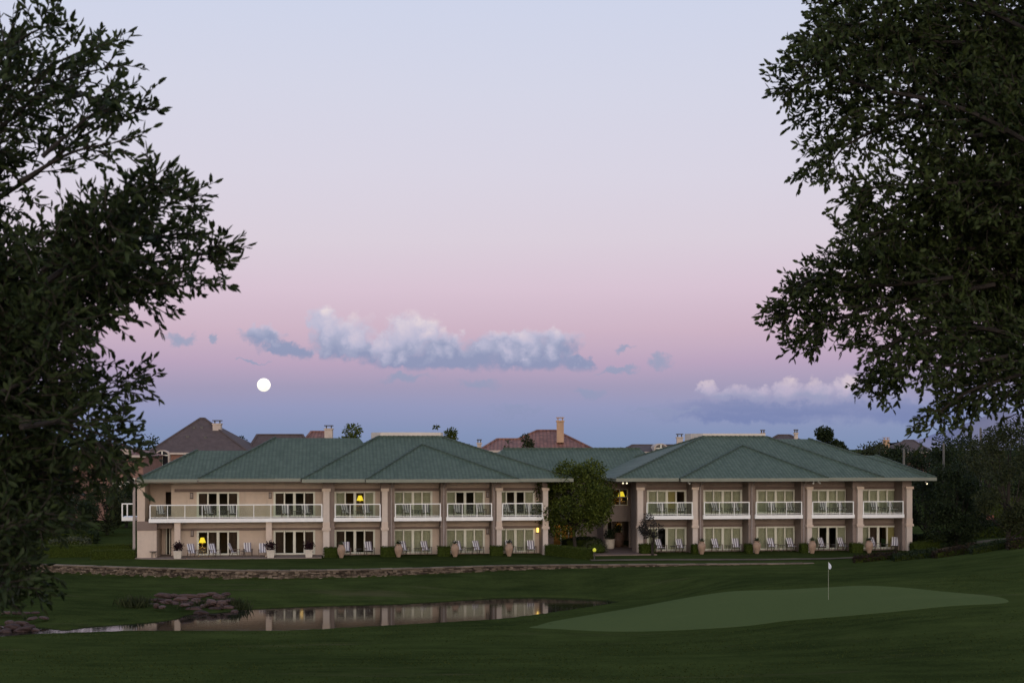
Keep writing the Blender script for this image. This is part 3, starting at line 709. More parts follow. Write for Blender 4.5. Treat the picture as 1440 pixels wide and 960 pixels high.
# ------------------------------------------------------------------ chairs and tables
def make_chair():
    o = empty('patio_chair', (0, 0, 0), 0, 'x', 'chair', 'white slatted chairs along the hotel')
    s = MB(); bk = MB(); nS = 6
    for i in range(nS):
        x = -.29+.58*(i+.5)/nS; s.cur = bk.cur = i % 2
        s.bar((x, -.28, .40), (x, .26, .33), .092, .03); bk.bar((x, .24, .34), (x*1.06, .56, 1.08), .092, .03, up=(0, 1, 0))
    s.build('seat', [M['slat'], M['slat2']], o); bk.build('backrest', [M['slat'], M['slat2']], o)
    for sx in (-.33, .33):
        MB().bar((sx, -.30, .60), (sx, .40, .58), .09, .03).build('armrest', M['wood'], o)
        MB().bar((sx, -.27, 0), (sx, -.24, .59), .05, .05).build('leg', M['wood'], o)
        MB().bar((sx, .45, 0), (sx, .22, .58), .05, .05).build('leg', M['wood'], o)
    return o
def make_table():
    o = empty('side_table', (0, 0, 0), 0, 'x', 'table', 'small dark tables between the chairs')
    MB().lathe([(.30, .50), (.30, .53), (.0, .53)], 18).build('table_top', M['metal'], o)
    for i in range(3):
        a = i*2.094+.4; MB().bar((.22*math.cos(a), .22*math.sin(a), 0), (.12*math.cos(a), .12*math.sin(a), .5), .03, .03).build('leg', M['metal'], o)
    return o
chair0, table0 = make_chair(), make_table(); used = {'c': False, 't': False}
def put(kind, x, y, z, rz, label):
    src = chair0 if kind == 'c' else table0; loc = l2w(x, y, z)
    if not used[kind]: used[kind] = True; src.location = loc; src.rotation_euler = (0, 0, TH+rz); src['label'] = label; return src
    return dup(src, loc, TH+rz, label)
ORD = {'1': 'first', '2': 'second', '3': 'third', '4': 'fourth', '5': 'fifth', '6': 'last'}
for k, (x0, x1, y, up, lo) in BAYS.items():
    wing = 'left' if k[0] == 'L' else 'right'; o_ = ORD[k[1]] if k != 'R5' else 'last'
    for st, z in ((0, .0), (1, 3.15)):
        if k in ('L1', 'L2') and st == 0: continue
        lv = 'on the ground terrace' if st == 0 else 'upstairs behind the glass railing'
        xs = (x0+.95, x0+2.72) if k != 'L1' else (x0+1.15, x0+2.9)
        yy = .72 if st else .62
        base = f'{o_} bay of the {wing} wing'
        put('c', xs[0]+R.uniform(-.14, .14), yy+R.uniform(-.15, .12), z, rad(14+R.uniform(-16, 14)), f'striped chair at left {lv}, {base}')
        put('c', xs[1]+R.uniform(-.14, .14), yy+R.uniform(-.15, .12), z, rad((14 if k != 'R5' or st else -35)+R.uniform(-14, 14)), f'striped chair at right {lv}, {base}')
        put('t', (xs[0]+xs[1])/2+R.uniform(-.08, .08), yy-.1, z, 0, f'dark little table {lv}, {base}')
put('c', -18.1, -.2, 0, rad(30), 'striped chair left of the yellow lamp window on the left terrace')
put('c', -16.35, -.3, 0, rad(38), 'striped chair before the glass doors, just right of the lamp, left terrace')
put('c', -14.75, .2, 0, rad(75), 'striped chair seen from the side at the right end of the lamp window')
put('c', -13.75, .6, 0, rad(10), 'striped chair behind the round table on the left terrace')
put('c', -12.5, -.35, 0, rad(4), 'striped chair facing front beside the support column on the left terrace')
put('t', -17.3, -.45, 0, 0, 'low dark table between the two chairs by the yellow lamp')
put('t', -14.1, -.35, 0, 0, 'dark table with chairs round it in the middle of the left terrace')
put('t', -21.25, -.3, 0, 0, 'dark little table by the wall at the far left end of the terrace')
put('c', -20.75, .9, 3.15, rad(20), 'dim chair at the far left corner of the long upstairs balcony')
# ------------------------------------------------------------------ pots, urns, hedges
def plant_at(name, loc, label, pts, L, mat, group=None):
    return tag(leaf_cloud(name, pts, L, mat, loc=loc), label, 'plant', group)
def leaf_cloud(name, pts, L, mat, droop=.0, parent=None, jitter=1., loc=None):
    P = np.array(pts); D = NR.normal(size=P.shape)*jitter; D[:, 2] += .4-droop
    me = leaves_mesh(name, P, D, L*NR.uniform(.7, 1.3, len(P)), L*.55*NR.uniform(.7, 1.2, len(P)), mat)
    return link(name, me, parent, loc)
def ball_pts(n, rx, ry, rz, c=(0, 0, 0), shell=.55):
    d = NR.normal(size=(n, 3)); d = unit(d); r = NR.uniform(shell, 1, n)[:, None]
    r = r*(1+.18*np.sin(d[:, :1]*5+1)*np.cos(d[:, 1:2]*6)); return d*r*np.array([rx, ry, rz])+np.array(c)
urn_mb = MB().lathe([(.16, 0), (.20, .03), (.24, .15), (.36, .45), (.43, .72), (.42, .88), (.33, 1.04), (.25, 1.12), (.27, 1.16), (.31, 1.20), (.29, 1.22), (.22, 1.20), (.20, 1.05)], 24)
urn_me = urn_mb.mesh('urn', M['terra'], True)
for v_ in urn_me.vertices: v_.co = (v_.co.x*.80, v_.co.y*.80, v_.co.z*.9)
UR = [(-6.16, 'third bay of the left wing'), (-1.51, 'fourth bay of the left wing'), (3.13, 'fifth bay of the left wing'), (7.61, 'last bay of the left wing'),
      (23.96, 'second bay of the right wing'), (28.75, 'third bay of the right wing'), (33.61, 'fourth bay of the right wing'), (38.66, 'last bay of the right wing')]
HED = [(-7.55, -6.45), (-2.95, -1.72), (1.75, 2.75), (6.1, 7.15), (23.25, 23.75), (27.9, 28.5), (32.75, 33.35), (37.2, 38.25)]
def hedge(poly, h, name, label, mat='hedge', dens=90, group=None, L=.09, lumps=0., cat='hedge'):
    """clipped hedge over a plan outline of world points"""
    P = np.array([(p[0], p[1]) for p in poly]); n = len(P); c = P.mean(0); zb = np.array([gz(*p) for p in P]); cz = zb.mean()
    m = MB(); q = [(p[0]-c[0])*.97 for p in P]; r_ = [(p[1]-c[1])*.97 for p in P]
    m.add([(q[i], r_[i], zb[i]-cz-.1) for i in range(n)]+[(q[i], r_[i], zb[i]-cz+h*.95) for i in range(n)], [tuple(range(n, 2*n))]+[(i, (i+1) % n, (i+1) % n+n, i+n) for i in range(n)])
    o = empty(name, (c[0], c[1], cz), 0, label, cat, group)
    m.build('branches', M['hedge_core'], o)
    per = np.hypot(*(np.roll(P, -1, 0)-P).T); pts = []
    for i in range(n):
        k = int(per[i]*h*dens*2.2); t = NR.uniform(0, 1, k)[:, None]
        A = np.r_[P[i]-c, zb[i]-cz]; B = np.r_[P[(i+1) % n]-c, zb[(i+1) % n]-cz]; X = A+(B-A)*t; X[:, 2] += NR.uniform(0, h, k)
        pts.append(X)
    area = .5*abs(np.sum(P[:, 0]*np.roll(P[:, 1], -1)-np.roll(P[:, 0], -1)*P[:, 1])); k = int(area*dens*2.2)
    tri = NR.dirichlet(np.ones(n)*.5, k); X = np.c_[tri@(P-c), tri@(zb-cz)+h]; pts.append(X)
    X = np.concatenate(pts); X += NR.normal(size=X.shape)*.025
    if lumps: X[:, 2] *= 1+lumps*np.sin(X[:, 0]*2.1+1)*np.cos(X[:, 1]*1.7); X += NR.normal(size=X.shape)*lumps*.2
    leaf_cloud('foliage', X, L, M[mat], parent=o); return o
for i, ((x, bay), (a, b)) in enumerate(zip(UR, HED)):
    p = l2w(x, -1.35); z = gz(p[0], p[1])
    tag(link('terracotta_urn', urn_me, loc=(p[0], p[1], z-.02)), f'tall terracotta urn on the lawn before the {bay}', 'urn', 'terracotta urns along the terrace')
    plant_at('urn_plant', (p[0], p[1], z+1.02), f'small bushy plant in the urn before the {bay}', ball_pts(150, .26, .26, .22, (0, 0, .12), .1), .12, M['tree_dark' if i % 2 else 'shrub_grey'], 'plants in the urns')
    P = [l2w(a, -1.15), l2w(b, -1.15), l2w(b, -.42), l2w(a, -.42)]
    hedge(P, .8, 'box_hedge', f'small clipped box hedge beside the urn at the {bay}', group='clipped hedges at the columns')
W2 = lambda *a: [l2w(x, y) for x, y in a]
hedge(W2((18.75, -1.5), (19.9, -1.5), (19.9, -.45), (18.75, -.45)), .85, 'box_hedge', 'clipped box hedge at the entrance corner of the right wing under the small tree', group='clipped hedges at the columns')
hedge(W2((10.6, -1.0), (11.3, -.35), (14.1, -4.7), (13.4, -5.2)), .85, 'clipped_hedge', 'long clipped hedge running from the left wing out to the entrance paving', dens=120)
hedge(W2((42.6, -1.5), (45.2, -.9), (45.0, .1), (42.6, -.5)), .7, 'clipped_hedge', 'low clipped hedge at the right end of the right wing')
hedge(W2((-26.2, -.2), (-22.7, -.3), (-22.7, .6), (-26.2, .7)), .72, 'clipped_hedge', 'bright green clipped hedge beside the left end wall, the nearer of two')
hedge(W2((-31.5, 3.0), (-23.4, 2.6), (-23.4, 3.5), (-31.5, 3.9)), .95, 'clipped_hedge', 'longer clipped hedge behind the nearer one left of the hotel')
hedge(W2((13.4, 4.6), (16.6, 4.9), (16.3, 6.3), (13.2, 6.0)), .95, 'shrub', 'dark green shrub bed under the big tree by the entrance', 'tree_dark', 80, cat='shrub', lumps=.12, L=.16)
p = l2w(15.2, .3); o = empty('shrub', (p[0], p[1], gz(p[0], p[1])), 0, 'rounded grey green shrub at the left edge of the entrance paving', 'shrub')
MB().lathe([(.6, 0), (.85, .25), (.8, .55), (.45, .85), (.05, .95)], 14).build('branches', M['hedge_core'], o); leaf_cloud('foliage', ball_pts(900, 1.05, .8, .78, (0, 0, .38), .85), .12, M['shrub_grey'], parent=o)
p = l2w(14.05, -5.15); o = empty('garden_light', (p[0], p[1]-.3, gz(p[0], p[1])), 0, 'small lit yellow-green garden light at the end of the long hedge', 'garden light')
MB().lathe([(.05, 0), (.04, .6), (.09, .62), (.02, .7)], 10).build('post', M['metal'], o); MB().lathe([(.10, .70), (.15, .80), (.13, .92), (.03, 1.0)], 12).build('lamp_globe', emit_mat('garden_glow', (.50, .52, .05), .45), o)
# white pots with purple plants on the left terrace, planters in the entrance
for x, lab in ((-19.22, 'under the column at the left'), (-11.85, 'in front of the second support column'), (-8.78, 'before the second pair of glass doors')):
    p = l2w(x, -1.15)
    o = empty('white_planter', (p[0], p[1], OZ), TH, f'pale square planter on the left terrace, {lab}', 'planter', 'pale planters on the left terrace')
    MB().add([(-.26, -.26, 0), (.26, -.26, 0), (.26, .26, 0), (-.26, .26, 0), (-.32, -.32, .55), (.32, -.32, .55), (.32, .32, .55), (-.32, .32, .55)], [(0, 3, 2, 1), (4, 5, 6, 7), (0, 1, 5, 4), (1, 2, 6, 5), (2, 3, 7, 6), (3, 0, 4, 7)]).build('pot', M['pale_pot'], o)
    MB().box(-.35, .35, -.35, .35, .552, .62).build('rim', M['pale_pot'], o)
    plant_at('purple_plant', (p[0], p[1], OZ+.6), f'dark purple bushy plant in the pale planter, {lab}', ball_pts(420, .5, .5, .42, (0, 0, .32), .1), .17, M['purple'], 'dark purple plants on the left terrace')
p = l2w(17.35, 4.9); o = empty('round_planter', (p[0], p[1], OZ+.03), 0, 'large pale round planter standing in the entrance', 'planter')
MB().lathe([(.32, 0), (.38, .1), (.44, .72), (.48, .75), (.48, .83), (.42, .83), (.40, .72)], 22).build('pot', M['pale_pot'], o)
plant_at('clipped_plant', (p[0], p[1], OZ+.8), 'dark rounded shrub growing in the pale entrance planter', ball_pts(500, .55, .55, .55, (0, 0, .45), .3), .15, M['tree_dark'])
p = l2w(18.5, 6.9); o = empty('terracotta_urn', (p[0], p[1], OZ+.03), 0, 'dark round-bellied urn in the shade of the entrance arch', 'urn')
MB().lathe([(.3, 0), (.45, .2), (.58, .6), (.55, .95), (.38, 1.2), (.42, 1.3), (.36, 1.3)], 22).build('urn_body', surf('brown_glaze', (.14, .085, .06), .6, .2, 3.), o)
plant_at('urn_plant', (p[0], p[1], OZ+1.3), 'spiky dark plant in the urn under the entrance arch', ball_pts(160, .35, .35, .5, (0, 0, .35), .1), .3, M['tree_dark'])
# ------------------------------------------------------------------ trees of the middle distance and beyond
def tree(name, x, y, h, rx, mat, label, n=2500, L=.26, trunk=.3, clumps=26, group=None, zb=None, low=.25, multi=1, taper=0., cat='tree', ry=None):
    z0 = gz(x, y) if zb is None else zb
    o = empty(name, (x, y, z0-.05), R.uniform(0, 6), label, cat, group); ry = ry or rx
    t = MB(); ch = h*(1-low); cz = h*low+ch/2; C = []
    for k in range(clumps):
        for _ in range(30):
            d = NR.normal(size=3); d /= np.linalg.norm(d); r = NR.uniform(.45, .95)**.6
            s = 1-taper*max(0, d[2]*r)
            p = np.array([d[0]*rx*r*s, d[1]*ry*r*s, cz+d[2]*r*ch/2])
            if p[2] > h*low*.9: break
        C.append((p, NR.uniform(.16, .34)*min(rx*1.4, ch*.6)))
    for i in range(multi):
        a = i*2.4+.5; b = .0 if multi == 1 else .12*h*.3
        top = Vector((math.cos(a)*b*1.6, math.sin(a)*b*1.6, h*.72)); mid = Vector((math.cos(a)*b, math.sin(a)*b, h*low*.9))
        t.tube([(b*.3*math.cos(a), b*.3*math.sin(a), -.2), mid*.5+Vector((R.uniform(-.1, .1), 0, 0)), mid, top], [trunk, trunk*.8, trunk*.7, trunk*.15], 7)
    for p, r in C[:min(18, len(C))]:
        st = Vector((0, 0, h*low*.8+R.uniform(0, .25)*h)); e = Vector(p); m_ = (st+e)/2+Vector((0, 0, -.04*h))
        t.tube([st, m_, e], [trunk*.32, trunk*.2, trunk*.07], 5)
    t.build('trunk', M['bark'], o)
    w_ = np.array([r**2 for _, r in C]); w_ /= w_.sum(); pts = []; dirs = []
    for (p, r), q in zip(C, w_):
        k = max(8, int(n*q)); d = unit(NR.normal(size=(k, 3))); d[:, 2] *= .75
        rr = r*NR.uniform(.15, 1.08, k)**.5; X = p+d*rr[:, None]; pts.append(X); dirs.append(d+NR.normal(size=d.shape)*.7+np.array([0, 0, -.25]))
    P = np.concatenate(pts); D = np.concatenate(dirs)
    me = leaves_mesh('crown', P, D, L*NR.uniform(.6, 1.3, len(P)), L*.6*NR.uniform(.7, 1.2, len(P)), M[mat]); link('crown', me, o); return o
def at(u, d): return ((u-720)*d/2000., d)
def top_z(v, d): return CAM_Z-(v-628)*d/2000.
# tree in front of the link
x, y, _ = l2w(13.35, .3)
tree('broadleaf_tree', x, y, 7.9, 3.1, 'tree_mid', 'full green tree standing between the two hotel wings by the entrance', 19000, .23, .2, 60, low=.2, ry=2.6)
x, y, _ = l2w(19.6, -1.9)
tree('ornamental_tree', x, y, 3.5, 1.05, 'myrtle', 'small dark multi-stemmed tree before the first bay of the right wing', 1100, .17, .07, 16, low=.4, multi=4)
x, y = at(1215, 119.5)
WOODS = [ # u, depth, top v, half width px, material, leaves
 (1345, 123, 655, 52, 'tree_dark', 8500, .03, 'big dark tree just right of the hotel eave'),
 (1302, 133, 668, 34, 'tree_dark', 3000, .12, 'dark tree tucked behind the right end wall of the hotel'),
 (1418, 118, 596, 44, 'tree_olive', 6500, .06, 'tall yellow-green tree at the right edge of the photo beneath the oak'),
 (1385, 150, 622, 34, 'tree_olive', 2600, .1, 'olive green tree behind the big dark tree at the right'),
 (1330, 165, 613, 30, 'tree_dark', 2600, .1, 'dark tree behind a grey post, right of the hotel roof'),
 (1297, 175, 634, 34, 'tree_dark', 2200, .1, 'dark bushy tree right behind the far right roof corner'),
 (1258, 180, 632, 36, 'tree_dark', 2200, .08, 'dark rounded tree below the small far chimney'),
 (1214, 185, 629, 34, 'tree_olive', 2000, .08, 'olive tree showing above the right roof slope'),
 (1165, 150, 606, 25, 'tree_dark', 6000, .1, 'dense dark evergreen rising alone above the right wing roof'),
 (1360, 215, 616, 40, 'tree_dark', 1800, .08, 'far dark tree on the skyline left of the tall pole'),
 (1410, 220, 622, 42, 'tree_dark', 1800, .08, 'far dark tree on the skyline below the grey hill'),
 (1460, 160, 600, 46, 'tree_dark', 2600, .08, 'dark tree cut by the right edge of the photo behind the yellow-green one'),
 (1237, 230, 624, 30, 'tree_olive', 1300, .08, 'far olive tree left of the small far chimney'),
 (1285, 260, 628, 36, 'tree_dark', 1200, .08, 'far low dark tree right of the distant rounded roof'),
 (1480, 124, 640, 40, 'tree_dark', 2200, .1, 'low dark tree past the right edge, beside the yellow-green one'),
 (492, 160, 608, 30, 'tree_mid', 6000, .1, 'green treetop above the left wing ridge beside a stone chimney'),
 (613, 160, 600, 9, 'tree_mid', 900, .1, 'small green treetop above the roof parapet of the left wing'),
 (632, 160, 600, 15, 'tree_mid', 1600, .1, 'wider green treetop at the right end of the left roof parapet'),
 (742, 150, 603, 13, 'tree_olive', 800, .1, 'thin treetop in front of the red tiled roof'),
 (715, 155, 617, 9, 'tree_olive', 300, .1, 'sparse small treetop left of the one before the red tiled roof'),
 (878, 170, 627, 12, 'tree_dark', 400, .1, 'low treetop left of the arched dormer behind the link roof'),
 (212, 185, 622, 26, 'tree_dark', 1500, .1, 'dark tree left of the brown pyramid roof'),
 (342, 200, 614, 12, 'tree_dark', 500, .1, 'small dark treetop right of the brown pyramid roof'),
 (150, 210, 616, 34, 'tree_dark', 1500, .1, 'dark tree behind the pink house at the left'),
 (100, 165, 622, 44, 'tree_dark', 2400, .08, 'dark tree left of the pink house, behind the near oak'),
 (40, 150, 630, 50, 'tree_dark', 2600, .08, 'dark tree at the far left behind the near oak'),
 (-30, 145, 610, 55, 'tree_dark', 1500, .08, 'dark tree past the left edge behind the near oak'),
 (150, 138, 686, 36, 'tree_olive', 3600, .06, 'grey green bushy tree left of the hotel end wall'),
 (98, 132, 700, 40, 'tree_dark', 2400, .06, 'dark bushy tree left of the grey green one'),
 (178, 146, 680, 22, 'tree_dark', 2600, .06, 'dark bush touching the left end of the hotel'),
]
for u, d, v, hw, mt, n, lo, lab in WOODS:
    x, y = at(u, d); z = gz(x, y); h = (top_z(v, d)-z)*1.03+.25; rx = hw*d/2000.*1.05
    tree('shade_tree', x, y, h, rx, mt, lab, int(n*1.6), max(.2, .0019*d), .16+.012*h, 30, 'trees round the hotel', low=lo, taper=.35)
# a far belt of woodland that reads as one mass
P = []
for u in np.arange(-150, 1620, 5.):
    d = R.uniform(290, 420); x, y = at(u, d); hh = R.uniform(5.5, 8.6)+1.2*math.sin(u*.021); hh += 1.5*(u > 1230)
    k = 70; q = unit(NR.normal(size=(k, 3)))*NR.uniform(.4, 1, (k, 1)); P.append(np.c_[x+q[:, 0]*3.5, y+q[:, 1]*4, 1+hh*.55+q[:, 2]*hh*.5])
P = np.concatenate(P); me = leaves_mesh('distant_woodland', P, NR.normal(size=P.shape), 1.5, 1.1, M['tree_dark'])
tag(link('distant_woodland', me), kind='stuff')
# low shrubs along the cart path and terraces at the right
for i, (u0, u1, v, z, hh, mt, lab) in enumerate([
    (1202, 1262, 790.5, 1.6, .34, 'shrub_red', 'low dark shrubs along the path below the last urn'), (1258, 1318, 788, 1.8, .40, 'tree_dark', 'low dark shrubs along the path right of the hotel corner'),
    (1314, 1372, 783.5, 2.1, .42, 'shrub_red', 'brownish low shrubs in front of the bend of the path'), (1368, 1425, 778, 2.5, .5, 'tree_dark', 'dark low shrubs on the bank near the right edge'),
    (1420, 1500, 772, 2.9, .7, 'shrub_red', 'brown green shrubs on the bank at the right edge')]):
    a = wp(u0, v, z); b = wp(u1, v-3, z); hedge([a, b, (b[0]+.4, b[1]+1.7), (a[0]+.4, a[1]+1.7)], hh, 'shrub_row', lab, mt, 70, 'low shrubs along the path', .2, .3, cat='shrubs')
for i, (u0, u1, d, hh, mt, lab) in enumerate([(1352, 1450, 132, 1.1, 'tree_dark', 'dark clipped shrub row behind the path at the right'), (1362, 1470, 137, 1.2, 'shrub_red', 'reddish shrub row on the terrace above the path'), (1290, 1345, 128, .8, 'tree_dark', 'dark shrubs under the big tree at the right end of the hotel'),
    (1370, 1460, 146, 2.4, 'shrub_grey', 'pale green bushes behind the red planter'), (60, 132, 128, 1.0, 'tree_dark', 'dark shrubs on the lawn edge behind the near oak'), (70, 120, 122, .9, 'shrub_grey', 'greyish low shrubs at the left end of the terrace lawn')]):
    a = at(u0, d); b = at(u1, d+1); hedge([a, b, (b[0], b[1]+1.6), (a[0], a[1]+1.6)], hh, 'shrub_row', lab, mt, 45, 'shrubs round the hotel grounds', .24, .16, cat='shrubs')
# terrace wall and planter at the right
a = at(1356, 140); tw = MB()
for i in range(24):
    for k in range(3): tw.box(i*.42+.2*(k % 2), i*.42+.4+.2*(k % 2), R.uniform(-.03, .03), .4, k*.2, k*.2+.19)
o = empty('terrace_wall', (a[0], a[1], gz(*a)+.1), rad(3), 'low brown stone terrace wall behind the path at the right edge', 'stone wall'); tw.build('stonework', M['stone'], o)
x, y = at(1391, 143); z = gz(x, y)
o = empty('red_planter', (x, y, z+.35), 0, 'reddish square planter standing before pale bushes at the far right', 'planter')
MB().add([(-.3, -.3, 0), (.3, -.3, 0), (.3, .3, 0), (-.3, .3, 0), (-.36, -.36, .8), (.36, -.36, .8), (.36, .36, .8), (-.36, .36, .8)], [(0, 3, 2, 1), (4, 5, 6, 7), (0, 1, 5, 4), (1, 2, 6, 5), (2, 3, 7, 6), (3, 0, 4, 7)]).build('pot', surf('red_clay', (.24, .09, .06), .8, .15, 3.), o)
MB().box(-.34, .34, -.34, .34, -.4, -.002).build('plinth', M['post'], o)
plant_at('clipped_plant', (x, y, z+1.12), 'clipped dark green plant in the reddish planter', ball_pts(300, .45, .45, .75, (0, 0, .75), .3), .2, M['tree_mid'])
for u, d, v0, v1, w_, lab in ((1271, 155, 633, 660, .26, 'pale grey post just above the right roof slope'), (1327, 158, 625, 655, .24, 'grey post among the trees right of the hotel'), (1379, 170, 603, 668, .26, 'tall wooden pole standing clear of the treetops at the right')):
    x, y = at(u, d); z = gz(x, y); zt = top_z(v0, d); o = empty('utility_pole', (x, y, z), 0, lab, 'pole', 'poles among the trees')
    MB().tube([(0, 0, -.2), (0, 0, (zt-z)*.5), (0, 0, zt-z)], [w_*.6, w_*.55, w_*.48], 10).build('pole', M['post'], o); MB().lathe([(w_*.5, zt-z+.002), (w_*.56, zt-z+.06), (.02, zt-z+.2)], 10).build('cap', M['post'], o)
# ------------------------------------------------------------------ houses beyond
def house(name, label, x0, x1, y, zr, ze, ridge, roof, wallm, deep=12., chims=(), wins=(), arch=(), zg=1.5):
    o = empty(name, ((x0+x1)/2, y, zg), 0, label, 'house'); cx = (x0+x1)/2; X0, X1 = x0-cx, x1-cx; E_, Z = ze-zg, zr-zg
    MB().box(X0+.4, X1-.4, .4, deep-.4, -.3, E_).build('wall', M[wallm], o)
    ra, rb = ridge[0]-cx, ridge[1]-cx; r = MB(); V = [(X0, 0, E_), (X1, 0, E_), (X1, deep, E_), (X0, deep, E_), (ra, deep/2, Z), (rb, deep/2, Z)]
    r.add(V, [(0, 1, 5, 4), (1, 2, 5), (2, 3, 4, 5), (3, 0, 4), (3, 2, 1, 0)]); ro = r.build('roof', M[roof], o)
    c = MB()
    for a, b in ((0, 4), (1, 5), (4, 5)):
        A, B = Vector(V[a]), Vector(V[b])
        if (B-A).length > .3: c.bar(A+Vector((0, 0, .04)), B+Vector((0, 0, .04)), .3, .14)
    c.build('ridge_cap', M[roof], ro)
    MB().box(X0-.03, X1+.03, -.14, -.02, E_-.14, E_+.1).build('cornice', M['chim'], o)
    for x, yy, zt, zb, w_, mt, cap in chims:
        q = MB().box(x-cx-w_/2, x-cx+w_/2, yy-w_/2, yy+w_/2, zb-zg, zt-zg-.35).box(x-cx-w_/2-.08, x-cx+w_/2+.08, yy-w_/2-.08, yy+w_/2+.08, zt-zg-.348, zt-zg-.18)
        ch = q.build('chimney', M[mt], ro)
        k = MB()
        for sx in (-1, 1): k.box(x-cx+sx*w_*.32-.06, x-cx+sx*w_*.32+.06, yy-.1, yy+.1, zt-zg-.178, zt-zg+.1)
        k.box(x-cx-w_/2-.05, x-cx+w_/2+.05, yy-w_/2, yy+w_/2, zt-zg+.1, zt-zg+.22); k.build('chimney_cap', M['metal' if cap else mt], ch)
    for x, z0, z1, w_ in wins:
        f = MB(); f.box(x-cx-w_/2, x-cx+w_/2, .29, .395, z0-zg, z1-zg); wo = f.build('window', M['frame'], o)
        p = MB()
        for i in (0, 1):
            for j in (0, 1): a = x-cx-w_/2+.1+i*(w_/2-.06); b = z0-zg+.1+j*((z1-z0)/2-.06); p.box(a, a+w_/2-.14, .27, .288, b, b+(z1-z0)/2-.14)
        p.build('window_pane', M['black'], wo)
    for x, z0, zs, w_ in arch:   # arched dormer: pale surround with glazing
        pts = [(x-cx-w_/2, z0-zg)]+[(x-cx-w_/2*math.cos(t), zs-zg+w_*.34*math.sin(t)) for t in np.linspace(0, math.pi, 11)]+[(x-cx+w_/2, z0-zg)]
        def ext(sc_, ya, yb):
            mx, mz = x-cx, zs-zg; P_ = [(mx+(a-mx)*sc_, mz+(b-mz)*sc_) for a, b in pts]; n = len(P_)
            return MB().add([(a, ya, b) for a, b in P_]+[(a, yb, b) for a, b in P_], [tuple(range(n)), tuple(range(2*n-1, n-1, -1))]+[(i, (i+1) % n, (i+1) % n+n, i+n) for i in range(n)])
        wo = ext(1., -.45, 4.).build('dormer', M['chim'], o); gl = ext(.8, -.50, -.46).build('dormer_pane', M['black'], wo)
        b = MB().box(x-cx-.07, x-cx+.07, -.56, -.51, z0-zg+.15, zs-zg+w_*.26).box(x-cx-w_*.4, x-cx+w_*.4, -.555, -.512, zs-zg-.1, zs-zg+.02); b.build('glazing_bar', M['frame'], wo)
def hx(u, d): return (u-720)*d/2000.
D = 175.
house('gabled_house', 'large brick house with a steep brown pyramid roof and arched dormer behind the left wing', hx(206, D), hx(352, D), D, top_z(588, D+7), 9.9, (hx(282, D+7), hx(287, D+7)), 'shingle', 'brick', 14.,
      chims=[(hx(308, D+6), 5., top_z(593, D+5), top_z(625, D+5), 1.0, 'chim', True)], wins=[(hx(180, D), 6.2, 7.4, 1.3)], arch=[(hx(228, D-.5), 7.6, 9.7, 1.75)])
house('shingle_house', 'low brown shingled house roof right of the pyramid roof behind the left wing', hx(335, 180), hx(452, 180), 180, top_z(611, 186), 8.3, (hx(362, 186), hx(425, 186)), 'shingle', 'brick', 12.)
house('red_roof_house', 'small red tiled roof with a stone chimney behind the left wing ridge', hx(418, 185), hx(472, 185), 185, top_z(606.5, 191), 10.4, (hx(438, 191), hx(458, 191)), 'red_tile', 'house_wall', 12.,
      chims=[(hx(462, 184), -.7, top_z(600, 184), 9., 1.0, 'chim', True)])
house('pink_house', 'pink stucco house with a red roof half hidden by the near oak at the left', hx(96, 165), hx(205, 165), 165, top_z(626, 171), top_z(641, 165), (hx(140, 171), hx(172, 171)), 'red_tile', 'brick', 12.,
      wins=[(hx(143, 165), top_z(656, 165), top_z(646, 165), .9), (hx(124, 165), top_z(652, 165), top_z(645, 165), .9), (hx(181, 165), top_z(682, 165), top_z(672, 165), 1.3), (hx(164, 165), top_z(684, 165), top_z(673, 165), 1.1)], chims=[(hx(176, 165), 1.0, top_z(630, 165), 8.5, .8, 'chim', False)])
house('tiled_house', 'house with a big red clay tile roof and tall ochre chimney behind the hotel link', hx(690, 170), hx(840, 170), 170, top_z(605, 177), top_z(634, 170), (hx(756, 177), hx(781, 177)), 'red_tile', 'house_wall', 14.,
      chims=[(hx(788, 172), 2.6, top_z(589, 172.5), top_z(622, 172), .85, 'chim_o', False), (hx(674, 172), 2., top_z(620, 172), 6., .5, 'chim', True)])
house('wing_house', 'lower red tiled roof stepping left from the big clay tile roof', hx(672, 166), hx(760, 166), 166, top_z(617, 171), top_z(634, 166), (hx(700, 171), hx(735, 171)), 'red_tile', 'house_wall', 10.)
house('dormer_house', 'long low brown roof with a small arched dormer behind the hotel link', hx(870, 180), hx(975, 180), 180, top_z(625.5, 186), top_z(636, 180), (hx(890, 186), hx(958, 186)), 'shingle', 'house_wall', 12.,
      chims=[(hx(957, 180), 1.0, top_z(612, 180), 7.5, .75, 'chim', True)], arch=[(hx(930, 179), 9.2, 10.55, 1.7)])
house('chimney_house', 'dark roof with a small pale chimney just right of the right roof parapet', hx(1062, 175), hx(1150, 175), 175, top_z(611.5, 180), top_z(630, 175), (hx(1095, 180), hx(1110, 180)), 'shingle', 'house_wall', 10.,
      chims=[(hx(1122, 175), 1.2, top_z(606, 176), 8., .42, 'chim', True), (hx(1075, 175), 1.2, top_z(606.5, 176), 8., .45, 'chim_o', True)])
house('distant_house', 'distant rounded brown roof with a pale ochre chimney to its left on the right skyline', hx(1250, 260), hx(1312, 260), 260, top_z(618.5, 266), top_z(636, 260), (hx(1272, 266), hx(1284, 266)), 'shingle', 'brick', 12.,
      chims=[(hx(1246, 258), -2., top_z(616.5, 258), 3., 1.0, 'chim_o', False)])
gh = [o for o in bpy.data.objects if o.name == 'gabled_house'][0]; gr = [c for c in gh.children if c.name.startswith('roof')][0]
